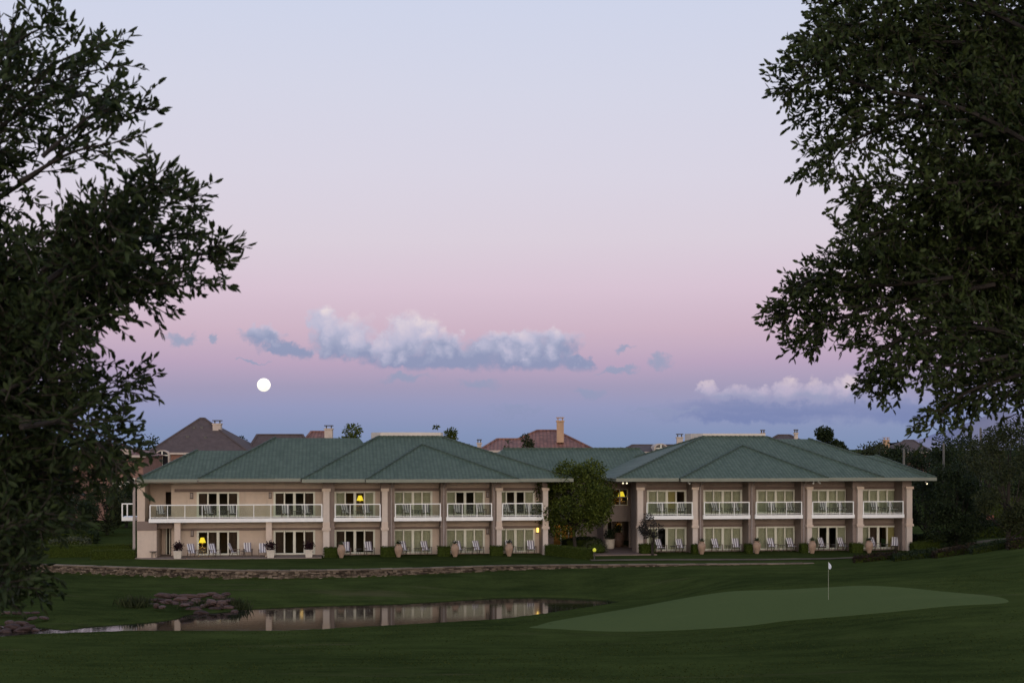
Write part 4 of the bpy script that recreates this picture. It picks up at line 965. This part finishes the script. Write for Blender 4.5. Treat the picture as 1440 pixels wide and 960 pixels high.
for u, v in ((273, 601), (284, 601), (264, 614), (289, 615)):
    z = top_z(v, D+5)-1.5; y_ = 7*(z+1.5-9.9)/(top_z(588, D+7)-9.9); x_ = hx(u, D+y_)-gh.location.x
    MB().box(x_-.15, x_+.15, y_-.15, y_+.2, z-.1, z+.08).box(x_-.18, x_+.18, y_-.18, y_+.2, z+.082, z+.12).build('roof_vent', M['post'], gr)
# hazy hill far away
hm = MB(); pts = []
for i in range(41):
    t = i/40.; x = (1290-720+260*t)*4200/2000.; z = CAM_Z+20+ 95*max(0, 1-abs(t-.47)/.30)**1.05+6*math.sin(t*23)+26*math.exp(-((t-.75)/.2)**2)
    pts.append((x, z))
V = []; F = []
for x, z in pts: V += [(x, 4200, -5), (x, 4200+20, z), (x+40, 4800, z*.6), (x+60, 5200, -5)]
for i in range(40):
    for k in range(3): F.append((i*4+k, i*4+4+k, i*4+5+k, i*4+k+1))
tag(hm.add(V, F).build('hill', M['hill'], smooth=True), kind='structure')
# ------------------------------------------------------------------ rocks, reeds, flag
def boulder(me_i):
    m = MB(); n1, n2 = 9, 6; pr = [R.uniform(.75, 1.2) for _ in range(n1*n2)]
    for i in range(n2):
        ph = math.pi*(i+.5)/n2
        for j in range(n1):
            t = 2*math.pi*j/n1; k = pr[i*n1+j]; s_ = math.sin(ph)**.6
            m.v.append((math.cos(t)*s_*k, math.sin(t)*s_*k*.8, math.cos(ph)*.8))
    for i in range(n2-1):
        for j in range(n1): m.f.append((i*n1+j, (i+1)*n1+j, (i+1)*n1+(j+1) % n1, i*n1+(j+1) % n1)); m.mi.append(0)
    m.f += [tuple(range(n1)), tuple((n2-1)*n1+j for j in reversed(range(n1)))]; m.mi += [0, 0]
    return m.mesh('boulder', M['boulder'])
BM = [boulder(i) for i in range(7)]
def rock(x, y, z, sx, sy, sz, rz, label, group, tilt=.2):
    o = link('boulder', BM[R.randrange(7)]); o.location = (x, y, z); o.scale = (sx, sy, sz); o.rotation_euler = (R.uniform(-tilt, tilt), R.uniform(-tilt, tilt), rz)
    tag(o, label, 'boulder', group)
for (u, v, z, sx, sz) in [(232, 836, .75, 1.1, .26), (225, 843, .5, 1.0, .24), (241, 846, .4, 1.0, .22), (255, 841, .62, 1.1, .24), (266, 837, .78, 1.1, .25), (250, 850, .25, .8, .25), (262, 847, .35, .9, .26), (276, 843, .55, .9, .25), (283, 836, .8, 1.0, .24), (297, 834, .85, 1.0, .22), (309, 838, .7, .9, .28), (318, 834, .8, .8, .2), (285, 851, .3, .5, .2), (296, 848, .4, .8, .22), (310, 848, .4, .8, .4), (303, 855, .15, .8, .22), (320, 853, .2, .7, .25), (270, 856, .15, 1.1, .3), (283, 860, .1, .9, .22), (324, 843, .5, .7, .3), (216, 849, .3, .6, .15), (246, 836, .8, .7, .2), (330, 858, .1, .5, .15)]+[(u_, 846-.11*(u_-215)+R.uniform(-5, 8)+(8 if u_ > 285 else 0), R.uniform(.2, .6), R.uniform(.25, .5), R.uniform(.12, .3)) for u_ in range(216, 328, 4)]:
    x, y = wp(u, v, z); rock(x, y, z-.05, sx*R.uniform(.4, .75), .35, sz*.85, R.uniform(-.25, .25)+.12, 'flat reddish boulder piled in the rock outcrop on the far bank of the pond', 'boulders of the outcrop beyond the pond', .16)
for (u, v, z, sx, sz) in [(18, 880, .25, .8, .3), (32, 884, .15, .9, .3), (8, 886, .1, .6, .25), (42, 879, .25, .6, .2), (30, 875, .35, .8, .25), (48, 884, .08, .5, .18), (14, 874, .35, .5, .25), (45, 868, .45, .6, .15), (62, 867, .42, .5, .14), (-10, 882, .2, .8, .3), (-25, 876, .3, .8, .3)]:
    x, y = wp(u, v, z); rock(x, y, z-.05, sx*.6, .35, sz*.8, R.uniform(-.3, .3), 'dark reddish boulder at the water edge at the far left', 'boulders at the left water edge')
for (u, v, z, sx, sz) in [(4, 861, .5, .35, .12), (14, 861, .5, .3, .12), (24, 861.5, .5, .4, .12), (36, 861.5, .5, .35, .1), (-8, 861, .5, .4, .12), (50, 861, .5, .3, .1)]:
    x, y = wp(u, v, z); o = link('pale_stone', BM[R.randrange(7)]); o.location = (x, y, z); o.scale = (sx, .25, sz); tag(o, 'small pale stone edging the grass at the far left', 'stone', 'pale edging stones at the far left'); o.data = o.data
def tufts(name, label, pts, n, h, mat, cat='plant', sp=.4):
    O_ = Vector((pts[0][0], pts[0][1], gz(*pts[0]))); P = []; Dd = []
    for _ in range(n):
        q = R.choice(pts); x, y = q[0]+R.gauss(0, sp), q[1]+R.gauss(0, sp*.7); P.append((x-O_.x, y-O_.y, gz(x, y)-O_.z)); Dd.append((R.gauss(0, .3), R.gauss(0, .3), 1))
    tag(link(name, leaves_mesh(name, np.array(P), np.array(Dd), h*NR.uniform(.5, 1.1, n), h*.12, M[mat]), loc=O_), label, cat)
tufts('reed_clump', 'grassy clump with pale tips left of the rock outcrop', [wp(180, 853, .35), wp(190, 853, .35), wp(199, 851, .35)], 260, .8, 'tree_olive', sp=.35)
tufts('reed_clump', 'dark waterside plants at the right end of the rock outcrop', [wp(330, 850, .3), wp(340, 850, .3), wp(322, 846, .4)], 260, .7, 'tree_olive', sp=.35)
tufts('reed_clump', 'low plants growing among the boulders of the outcrop', [wp(290, 840, .7), wp(300, 842, .6), wp(280, 848, .4), (wp(262, 852, .3))], 240, .5, 'tree_olive', sp=.5)
# fairway tufts: rough grass everywhere in front
n = 60000; X = NR.uniform(-42, 45, n); Y = 46+NR.uniform(0, 1, n)**1.2*44; ok = np.abs(X) < Y*.385
X, Y = X[ok], Y[ok]; ok = (poly_sd(X, Y, gb) > .3) & (poly_sd(X, Y, PW) > .5); X, Y = X[ok], Y[ok]
Z = height(X, Y); n = len(X); Dg = np.c_[NR.normal(size=n)*.45, NR.normal(size=n)*.45, np.ones(n)]
M['blade'] = leaf_mat('grass_blade', (.026, .038, .008), (.062, .080, .018), .35, .9)
me = leaves_mesh('grass_tufts', np.c_[X, Y, Z-.01], Dg, NR.uniform(.02, .065, n), NR.uniform(.04, .11, n), M['blade']); tag(link('grass_tufts', me), kind='stuff')
x, y = wp(1165, 843, 2.06); z = gz(x, y)+.03
o = empty('golf_flag', (x, y, z), 0, 'thin golf pin with a small white flag standing on the putting green', 'golf flag')
MB().tube([(0, 0, -.15), (0, 0, 1.1), (0, 0, 2.14)], [.011, .010, .009], 8).build('pole', M['pole'], o)
f = MB(); k = 9
for i in range(k+1):
    t = i/k; f.v += [(.012+.17*t*.9-.02*math.sin(t*6), .03*math.sin(t*7), 2.12-.28*t*t-.05*t), (.012+.17*t*.9*(.75+.25*t)-.06*t, .03*math.sin(t*7+.5), 1.80-.10*t*(1-t)-.10*t)]
f.f = [(2*i, 2*i+2, 2*i+3, 2*i+1) for i in range(k)]; f.mi = [0]*k
f.build('flag', M['flag'], o)
# ------------------------------------------------------------------ near oaks
def spline(pts, k=10):
    pts = np.array(pts, float); out = []
    for i in range(len(pts)-1):
        p0, p1, p2, p3 = pts[max(i-1, 0)], pts[i], pts[i+1], pts[min(i+2, len(pts)-1)]
        for t in np.linspace(0, 1, k, endpoint=False): out.append(.5*((2*p1)+(-p0+p2)*t+(2*p0-5*p1+4*p2-p3)*t*t+(-p0+3*p1-3*p2+p3)*t**3))
    return np.array(out+[pts[-1]])
def oak(name, label, trunk_pts, trunk_r, boughs, leaf_l, mat, dens, tw_len, extra, seed, lw=.42, top=99.):
    """boughs: list of (points in metres, start fatness, end fatness)"""
    global NR
    NR = np.random.default_rng(seed)
    bx, by, bz = trunk_pts[0]; base = np.array([bx, by, bz]); o = empty(name, (bx, by, bz), 0, label, 'tree')
    t = MB(); tp = spline(trunk_pts, 6); t.tube(tp-base, np.interp(np.linspace(0, 1, len(tp)), [0, .1, 1], [trunk_r*1.35, trunk_r, trunk_r*.35]), 12); t.build('trunk', M['bark'], o)
    lim = MB(); LP, LD = [], []
    def twig(p, d, ln):
        nonlocal LP, LD
        n = max(4, int(ln/leaf_l*3.6)); bend = NR.normal(size=3)*.25; bend[2] -= .05
        s = np.linspace(.12, 1, n)[:, None]; X = p+d*ln*s+bend*ln*s*s*.5
        dd = d+bend*s; ld = dd*.8+NR.normal(size=(n, 3))*.62
        LP.append(X); LD.append(ld); LP.append(X[-1:]); LD.append(dd[-1:])
        e = X[-1]; m_ = X[n//2]; lim_t.tube([p-base, m_-base, e-base], [.006, .004, .002], 4)
    lim_t = MB()
    for pts, f0, f1 in list(boughs)+list(extra):
        sp = spline(pts, 8); m = len(sp); L = np.r_[0, np.cumsum(np.linalg.norm(np.diff(sp, axis=0), axis=1))]; tot = L[-1]
        lim.tube(sp-base, np.linspace(.024, .004, m)*(.6+tot*.2), 6)
        T = unit(np.gradient(sp, axis=0)); s_ = 0.
        k = int(dens*np.trapz(np.interp(L, [0, tot], [f0, f1]), L)/.05*(.55 if sp[:, 2].mean() > top else 1.))
        for _ in range(k):
            q = NR.uniform(0, 1)**.85*tot; i = min(m-1, int(np.searchsorted(L, q))); f = f0+(f1-f0)*q/tot; f *= NR.uniform(.75, 1.25)
            d = NR.normal(size=3); tv = T[i]; d -= tv*np.dot(d, tv)*.6; d /= np.linalg.norm(d)
            rr = f*NR.uniform(0, 1)**.7; p = sp[i]+d*rr*np.array([1, .9, .85])
            dr = d*.75+tv*.75+np.array([0, 0, .12])+NR.normal(size=3)*.3; dr /= np.linalg.norm(dr)
            twig(p, dr, tw_len*NR.uniform(.5, 1.15)*(.75+.5*min(1, f/.4)))
        twig(sp[-1], T[-1], tw_len); twig(sp[-2], unit((T[-1]+NR.normal(size=3)*.4)[None])[0], tw_len)
    lim.build('limb', M['bark'], o); lim_t.build('twig', M['twig'], o)
    P = np.concatenate(LP)-base; Dd = np.concatenate(LD); n = len(P)
    me = leaves_mesh('crown', P, Dd, leaf_l*NR.uniform(.5, 1.3, n), leaf_l*lw*NR.uniform(.75, 1.2, n), M[mat], folded=True)
    link('crown', me, o); return n
def B(dep, pts, f0, f1, jit=.9):
    d0 = dep+R.uniform(-jit, jit); d1 = dep+R.uniform(-jit, jit); n = len(pts); out = []
    for i, (u, v) in enumerate(pts): d = d0+(d1-d0)*i/max(1, n-1); out.append(((u-720)*d/2000., d, CAM_Z-(v-628)*d/2000.))
    return (out, f0*dep/2000., f1*dep/2000.)
d = 10.
LB = [B(d, [(-160, 400), (-60, 250), (10, 150), (70, 95), (140, 62)], 75, 24), B(d, [(0, 180), (60, 130), (105, 108), (150, 95)], 56, 22), B(d, [(-60, 170), (-10, 90), (35, 52), (65, 38)], 46, 16), B(d, [(60, 110), (110, 130), (140, 140)], 40, 18), B(d, [(-60, 150), (-5, 90), (12, 62)], 46, 20),
      B(d, [(-120, 420), (-40, 310), (50, 245), (120, 190), (195, 155)], 66, 15), B(d, [(30, 255), (100, 215), (165, 200)], 42, 14), B(d, [(60, 220), (115, 172), (160, 140)], 34, 14),
      B(d, [(-120, 500), (0, 420), (90, 370), (165, 310), (222, 258)], 75, 15), B(d, [(60, 400), (145, 340), (205, 302), (268, 278)], 58, 13), B(d, [(40, 430), (150, 385), (240, 365), (305, 355)], 62, 11), B(d, [(50, 440), (140, 410), (215, 400), (272, 394)], 50, 11), B(d, [(80, 420), (160, 402), (215, 418)], 48, 16), B(d, [(100, 390), (175, 350), (220, 335), (262, 328)], 44, 11), B(d, [(60, 380), (120, 330), (160, 300)], 46, 20), B(d, [(20, 420), (90, 400), (150, 360)], 66, 40),
      B(d, [(-120, 560), (-20, 510), (40, 470), (95, 452)], 80, 36), B(d, [(-60, 480), (40, 450), (100, 428), (135, 432)], 66, 28), B(d, [(-20, 560), (50, 530), (100, 505)], 70, 34),
      B(d, [(-120, 660), (0, 600), (80, 568), (135, 550), (190, 537)], 72, 11), B(d, [(30, 600), (100, 592), (150, 606), (170, 636)], 56, 22), B(d, [(100, 600), (140, 625), (165, 655)], 34, 14),
      B(d, [(-120, 720), (0, 680), (70, 662), (130, 650)], 80, 26), B(d, [(-120, 800), (-10, 745), (40, 728), (68, 722)], 78, 26), B(d, [(-60, 790), (0, 785), (32, 798), (48, 818)], 52, 13), B(d, [(-40, 800), (-10, 815), (8, 820)], 52, 26)]
for v in range(110, 800, 42):
    if not 250 < v < 340: LB.append(B(d+.6, [(-190, v+70), (-90, v+30), (-30, v), (18+R.uniform(-25, 12), v-10)], 78, 46))
for v in range(380, 690, 50): LB.append(B(d+1.1, [(-120, v+40), (-20, v+15), (35, v), (70+R.uniform(-15, 15), v-8)], 70, 40))
EX = []
for i in range(16):
    a = rad(100+i*23); z = CAM_Z+R.uniform(-1.5, 4.5); c = np.array([-5.0, 10.3, z]); r_ = R.uniform(1.4, 2.4)
    e = c+np.array([math.cos(a)*r_, math.sin(a)*r_, .5]);
    if e[0]/max(e[1], .1) < -.37: EX.append(([tuple(c), tuple((c+e)/2+np.array([0, 0, .15])), tuple(e)], .4, .25))
zt = gz(-5.0, 10.3)
n1 = oak('live_oak', 'near oak with dark leafy boughs reaching in from the left edge', [(-5.1, 10.3, zt-.1), (-5.0, 10.3, 9.0), (-4.95, 10.35, 12.0), (-4.85, 10.3, 15.5)], .24, LB, .078, 'oak', 13.5, .24, EX, 3, .35, 12.4)
d = 14.
RB = [B(d, [(1560, 250), (1420, 110), (1290, 45), (1190, 35), (1142, 64)], 105, 26), B(d, [(1540, 260), (1370, 160), (1230, 125), (1160, 108), (1112, 122)], 100, 18), B(d, [(1400, 130), (1290, 90), (1200, 78), (1135, 95)], 80, 22), B(d, [(1330, 165), (1230, 165), (1160, 205), (1136, 240)], 58, 15), B(d, [(1300, 150), (1200, 142), (1128, 160)], 52, 16), B(d, [(1360, 60), (1260, 60), (1180, 70)], 80, 40),
      B(d, [(1560, 120), (1400, 20), (1270, -10), (1165, 10)], 110, 32), B(d, [(1500, 200), (1420, 215), (1350, 232), (1305, 245)], 90, 30), B(d, [(1560, 380), (1420, 300), (1310, 285), (1212, 304)], 95, 22), B(d, [(1380, 330), (1280, 322), (1198, 334)], 60, 18), B(d, [(1260, 170), (1190, 205), (1165, 240)], 34, 14), B(d, [(1420, 255), (1320, 258), (1240, 262), (1200, 272)], 62, 22), B(d, [(1460, 260), (1380, 262), (1310, 275)], 70, 36), B(d, [(1380, 190), (1300, 196)], 50, 24),
      B(d, [(1600, 480), (1430, 390), (1280, 382), (1170, 398), (1098, 446)], 105, 16), B(d, [(1340, 390), (1230, 402), (1150, 392), (1122, 404)], 62, 15), B(d, [(1400, 400), (1270, 425), (1170, 450), (1124, 482)], 72, 14), B(d, [(1240, 430), (1190, 445), (1142, 468)], 48, 16), B(d, [(1420, 350), (1310, 350), (1226, 356)], 70, 32), B(d, [(1360, 370), (1260, 372), (1190, 388)], 70, 34),
      B(d, [(1600, 560), (1420, 470), (1310, 465), (1245, 490), (1228, 540)], 95, 20), B(d, [(1360, 470), (1290, 500), (1252, 538)], 62, 20), B(d, [(1420, 500), (1350, 512), (1300, 516), (1276, 510)], 70, 22), B(d, [(1460, 520), (1375, 545), (1330, 572), (1312, 598)], 56, 13), B(d, [(1500, 510), (1430, 525), (1380, 545), (1352, 568)], 66, 18), B(d, [(1540, 520), (1480, 535), (1440, 548), (1415, 558)], 70, 26), B(d, [(1280, 480), (1245, 470), (1222, 476)], 44, 18)]
for v in range(-10, 500, 40): RB.append(B(d+.7, [(1640, v+60), (1540, v+25), (1450, v), (1385+R.uniform(-25, 20), v-5)], 80, 55))
for v in (20, 80, 130, 290, 340, 390, 440, 480): RB.append(B(d+1.3, [(1560, v+40), (1460, v+15), (1380, v), (1312+R.uniform(-20, 20), v)], 80, 46))
EX = []
for i in range(18):
    a = rad(-80+i*19); z = CAM_Z+R.uniform(.5, 5.5); c = np.array([6.9, 14.6, z]); r_ = R.uniform(1.8, 3.2)
    e = c+np.array([math.cos(a)*r_, math.sin(a)*r_, .6])
    if e[0]/max(e[1], .1) > .37: EX.append(([tuple(c), tuple((c+e)/2+np.array([0, 0, .2])), tuple(e)], .55, .3))
zt = gz(7.0, 14.6)
n2 = oak('live_oak', 'near oak with a dense dark crown filling the right side of the sky', [(7.1, 14.6, zt-.1), (7.0, 14.6, 9.2), (6.85, 14.55, 12.5), (6.6, 14.5, 17.0)], .34, RB, .076, 'oak2', 11., .21, EX, 5)
print('oak leaves', n1, n2)
# ------------------------------------------------------------------ moon, sky, sun, camera
mo = bpy.data.meshes.new('moon'); import bmesh
bm = bmesh.new(); bmesh.ops.create_uvsphere(bm, u_segments=40, v_segments=24, radius=23.5); bm.to_mesh(mo); bm.free(); mo.materials.append(M['moon'])
mo.polygons.foreach_set('use_smooth', [True]*len(mo.polygons))
dm = 5000.; tag(link('moon', mo, loc=((371-720)*dm/2000., dm, CAM_Z-(541-628)*dm/2000.)), 'full pale yellow moon low in the pink and blue sky', 'moon')
W = bpy.data.worlds.new('World'); sc.world = W; W.use_nodes = True
t = NT(W.node_tree); t.n.clear()
gen = t.node('ShaderNodeTexCoord').outputs['Generated']
sx = t.node('ShaderNodeSeparateXYZ'); t.l.new(gen, sx.inputs[0]); dx, dy, dz = sx.outputs
hor = t.m('MAXIMUM', t.m('SQRT', t.m('ADD', t.m('MULTIPLY', dx, dx), t.m('MULTIPLY', dy, dy))), .001)
te = t.m('DIVIDE', dz, hor)                                # tangent of the elevation
hz = t.noise(t.vm('MULTIPLY', gen, (2., 2., 14.)), 1.4, 3)
te2 = t.m('ADD', te, t.m('MULTIPLY', t.m('SUBTRACT', hz, .5), .012))
fac = t.m('MULTIPLY', te2, 1/.36)
S = lambda v: max(0., (628-v)/2000.)/.36
grad = t.ramp(fac, [(0., lin(123, 143, 180)), (S(605), lin(126, 145, 184)), (S(575), lin(133, 146, 188)), (S(545), lin(144, 144, 183)), (S(510), lin(168, 150, 187)), (S(465), lin(189, 164, 192)), (S(410), lin(202, 180, 204)), (S(340), lin(206, 193, 211)), (S(250), lin(206, 199, 217)), (S(130), lin(203, 202, 221)), (S(0), lin(198, 202, 224)), (1., lin(188, 197, 224))])
zen = t.smooth(te, .36, 2.2); grad = t.mix(zen, grad, lin(120, 140, 190))
# afterglow of the western sky behind the viewer
west = t.smooth(t.m('MULTIPLY', dy, -1.), .05, .9); wlow = t.m('SUBTRACT', 1., t.smooth(te, .0, .9))
grad = t.mix(t.m('MULTIPLY', west, wlow), grad, (1.55, 1.33, 1.20, 1))
# clouds in direction space, only toward the east
ys = t.m('MAXIMUM', dy, .05); a = t.m('DIVIDE', dx, ys); e = t.m('DIVIDE', dz, ys)
cv = t.node('ShaderNodeCombineXYZ'); t.l.new(a, cv.inputs[0]); t.l.new(e, cv.inputs[1]); ae = cv.outputs[0]
wn = t.noise(ae, 34., 5, .62, out='Color'); wn2 = t.noise(ae, 150., 3, .6, out='Color')
warp = t.vm('ADD', t.vm('MULTIPLY', t.vm('SUBTRACT', wn, (.5, .5, .5)), (.034, .026, 0)), t.vm('MULTIPLY', t.vm('SUBTRACT', wn2, (.5, .5, .5)), (.011, .010, 0)))
aw = t.vm('ADD', ae, warp)
vo = t.node('ShaderNodeTexVoronoi', feature='SMOOTH_F1'); vo.inputs['Scale'].default_value = 95; vo.inputs['Smoothness'].default_value = .35; t.l.new(aw, vo.inputs['Vector']); puff = vo.outputs['Distance']
def blobs(lst, vec):
    q = None
    for u, v, ru, rv in lst:
        c = ((u-720)/2000., (628-v)/2000.); k = (2000./ru, 2000./rv)
        n = t.vm('MULTIPLY_ADD', vec, (k[0], k[1], 0), (-c[0]*k[0], -c[1]*k[1], 0)); d2 = t.vm('DOT_PRODUCT', n, n)
        q = d2 if q is None else t.m('SMOOTH_MIN', q, d2, .25)
    return q
es = t.node('ShaderNodeSeparateXYZ'); t.l.new(aw, es.inputs[0]); ew = es.outputs[1]
def E_(v): return (628-v)/2000.
main = [(458, 448, 26, 26), (480, 474, 46, 34), (506, 492, 34, 18), (586, 464, 42, 30), (560, 486, 40, 26), (622, 492, 46, 26), (590, 506, 66, 16), (700, 490, 46, 26), (740, 486, 40, 26), (784, 484, 38, 26), (806, 506, 32, 14), (740, 508, 82, 15), (652, 504, 60, 17), (366, 472, 30, 16), (400, 488, 36, 13)]
q = blobs(main, aw)
dens = t.m('SUBTRACT', t.m('SUBTRACT', 1.35, q), t.m('MULTIPLY', puff, .8))
# flat bases, lower to the right
eb = t.m('ADD', E_(503), t.m('MULTIPLY', t.smooth(a, -.16, -.07), E_(521)-E_(503)))
ew2 = t.m('ADD', e, t.m('MULTIPLY', t.m('SUBTRACT', ew, e), .18))
base = t.smooth(t.m('SUBTRACT', ew2, eb), -.003, .004)
al = t.m('MULTIPLY', t.smooth(dens, -.35, .6), base)
n3 = t.noise(ae, 75., 4, .6); n4 = t.noise(ae, 24., 2, .5)
lift = t.m('MULTIPLY', t.m('SUBTRACT', e, eb), 1/.036)
lit = t.m('ADD', t.m('ADD', t.m('MULTIPLY', lift, .92), t.m('MULTIPLY', t.m('SUBTRACT', n3, .5), .62)), t.m('ADD', t.m('MULTIPLY', t.m('SUBTRACT', .45, puff), .5), t.m('MULTIPLY', t.m('SUBTRACT', n4, .5), .55)))
east = t.smooth(a, -.17, -.09); lit = t.m('SUBTRACT', t.m('SUBTRACT', lit, .12), t.m('MULTIPLY', t.m('SUBTRACT', 1., east), .05))
ccol = t.ramp(lit, [(0., lin(114, 134, 180)), (.16, lin(136, 150, 190)), (.35, lin(164, 169, 204)), (.6, lin(188, 183, 210)), (.85, lin(210, 199, 214)), (1., lin(222, 209, 216))])
sky = t.mix(t.m('MULTIPLY', al, .93), grad, ccol)
# right bank: pink-white tops over a slate-blue layer
qb = blobs([(990, 546, 16, 16), (1055, 552, 40, 15), (1105, 548, 24, 18), (1146, 549, 30, 20), (1190, 545, 34, 22), (1020, 556, 50, 8), (1268, 556, 14, 9)], aw)
db = t.m('SUBTRACT', t.m('SUBTRACT', 1.15, qb), t.m('MULTIPLY', puff, .9))
bb = t.smooth(t.m('SUBTRACT', ew2, E_(563)), -.006, .006); ab = t.m('MULTIPLY', t.smooth(db, -.35, .65), bb)
lb = t.m('ADD', t.m('MULTIPLY', t.m('SUBTRACT', e, E_(560)), 1/.016), t.m('MULTIPLY', t.m('SUBTRACT', n3, .5), 1.2))
cb = t.ramp(lb, [(0., lin(138, 150, 188)), (.45, lin(178, 172, 202)), (1., lin(210, 196, 208))])
qs = blobs([(1140, 574, 190, 15), (1270, 580, 110, 16), (1060, 586, 120, 10)], aw)
st = t.noise(t.vm('MULTIPLY', ae, (10., 120., 1.)), 1., 4, .6)
as_ = t.m('MULTIPLY', t.smooth(t.m('ADD', t.m('SUBTRACT', 1., qs), t.m('MULTIPLY', t.m('SUBTRACT', st, .5), 1.6)), -.5, 1.15), .92)
sky = t.mix(as_, sky, lin(106, 127, 176)); sky = t.mix(t.m('MULTIPLY', ab, .92), sky, cb)
# small slate wisps
qw = blobs([(252, 474, 24, 9), (297, 477, 8, 6), (355, 511, 28, 3.5), (576, 533, 42, 9), (672, 543, 38, 10), (830, 551, 36, 7), (875, 493, 22, 6), (872, 521, 30, 6), (928, 512, 18, 14), (725, 576, 50, 5), (720, 583, 40, 3), (940, 583, 60, 6), (905, 577, 30, 4)], aw)
wl = t.smooth(t.m('SUBTRACT', t.m('SUBTRACT', 1.1, qw), t.m('MULTIPLY', puff, .6)), -.3, .85)
sky = t.mix(t.m('MULTIPLY', wl, .88), sky, lin(128, 144, 184))
win = t.m('MULTIPLY', t.m('MULTIPLY', t.m('GREATER_THAN', dy, .3), t.m('LESS_THAN', t.m('ABSOLUTE', a), .42)), t.m('MULTIPLY', t.m('GREATER_THAN', te, .002), t.m('LESS_THAN', te, .15)))
W.cycles.sampling_method = 'NONE'
bg0 = t.node('ShaderNodeBackground'); t.l.new(grad, bg0.inputs[0])
bg1 = t.node('ShaderNodeBackground'); t.l.new(sky, bg1.inputs[0])
bg = t.node('ShaderNodeMixShader'); t.l.new(win, bg.inputs[0]); t.l.new(bg0.outputs[0], bg.inputs[1]); t.l.new(bg1.outputs[0], bg.inputs[2])
ns = t.node('ShaderNodeTexSky', sky_type='NISHITA'); ns.sun_disc = False; ns.sun_elevation = rad(2.0); ns.sun_rotation = rad(172); ns.dust_density = 1.5
b2 = t.node('ShaderNodeBackground'); t.l.new(ns.outputs[0], b2.inputs[0]); b2.inputs[1].default_value = .05
ad = t.node('ShaderNodeAddShader'); t.l.new(bg.outputs[0], ad.inputs[0]); t.l.new(b2.outputs[0], ad.inputs[1])
wo = t.node('ShaderNodeOutputWorld'); t.l.new(ad.outputs[0], wo.inputs[0])
sl = bpy.data.lights.new('sun', 'SUN'); sl.energy = .55; sl.angle = rad(24); sl.color = (1., .92, .86)
so = bpy.data.objects.new('sun', sl); col.objects.link(so)
saz, sel = rad(172), rad(9.)     # low in the west, behind the viewer
sd = Vector((math.sin(saz)*math.cos(sel), math.cos(saz)*math.cos(sel), math.sin(sel)))
so.rotation_euler = sd.to_track_quat('Z', 'Y').to_euler(); so.location = (0, -30, 60)
cam = bpy.data.cameras.new('camera'); cam.lens = 50; cam.sensor_width = 36; cam.sensor_fit = 'HORIZONTAL'; cam.shift_y = 148/1440.; cam.clip_end = 20000; cam.clip_start = .1
cam.dof.use_dof = True; cam.dof.focus_distance = 115; cam.dof.aperture_fstop = 4.5
co = bpy.data.objects.new('camera', cam); co.location = (0, 0, CAM_Z); co.rotation_euler = (rad(90), 0, 0); col.objects.link(co); sc.camera = co
sc.view_settings.view_transform = 'Standard'; sc.view_settings.look = 'None'; sc.view_settings.exposure = 0; sc.view_settings.gamma = 1
sc.cycles.use_denoising = True; sc.cycles.max_bounces = 8; sc.cycles.transparent_max_bounces = 12; sc.cycles.sample_clamp_indirect = 4
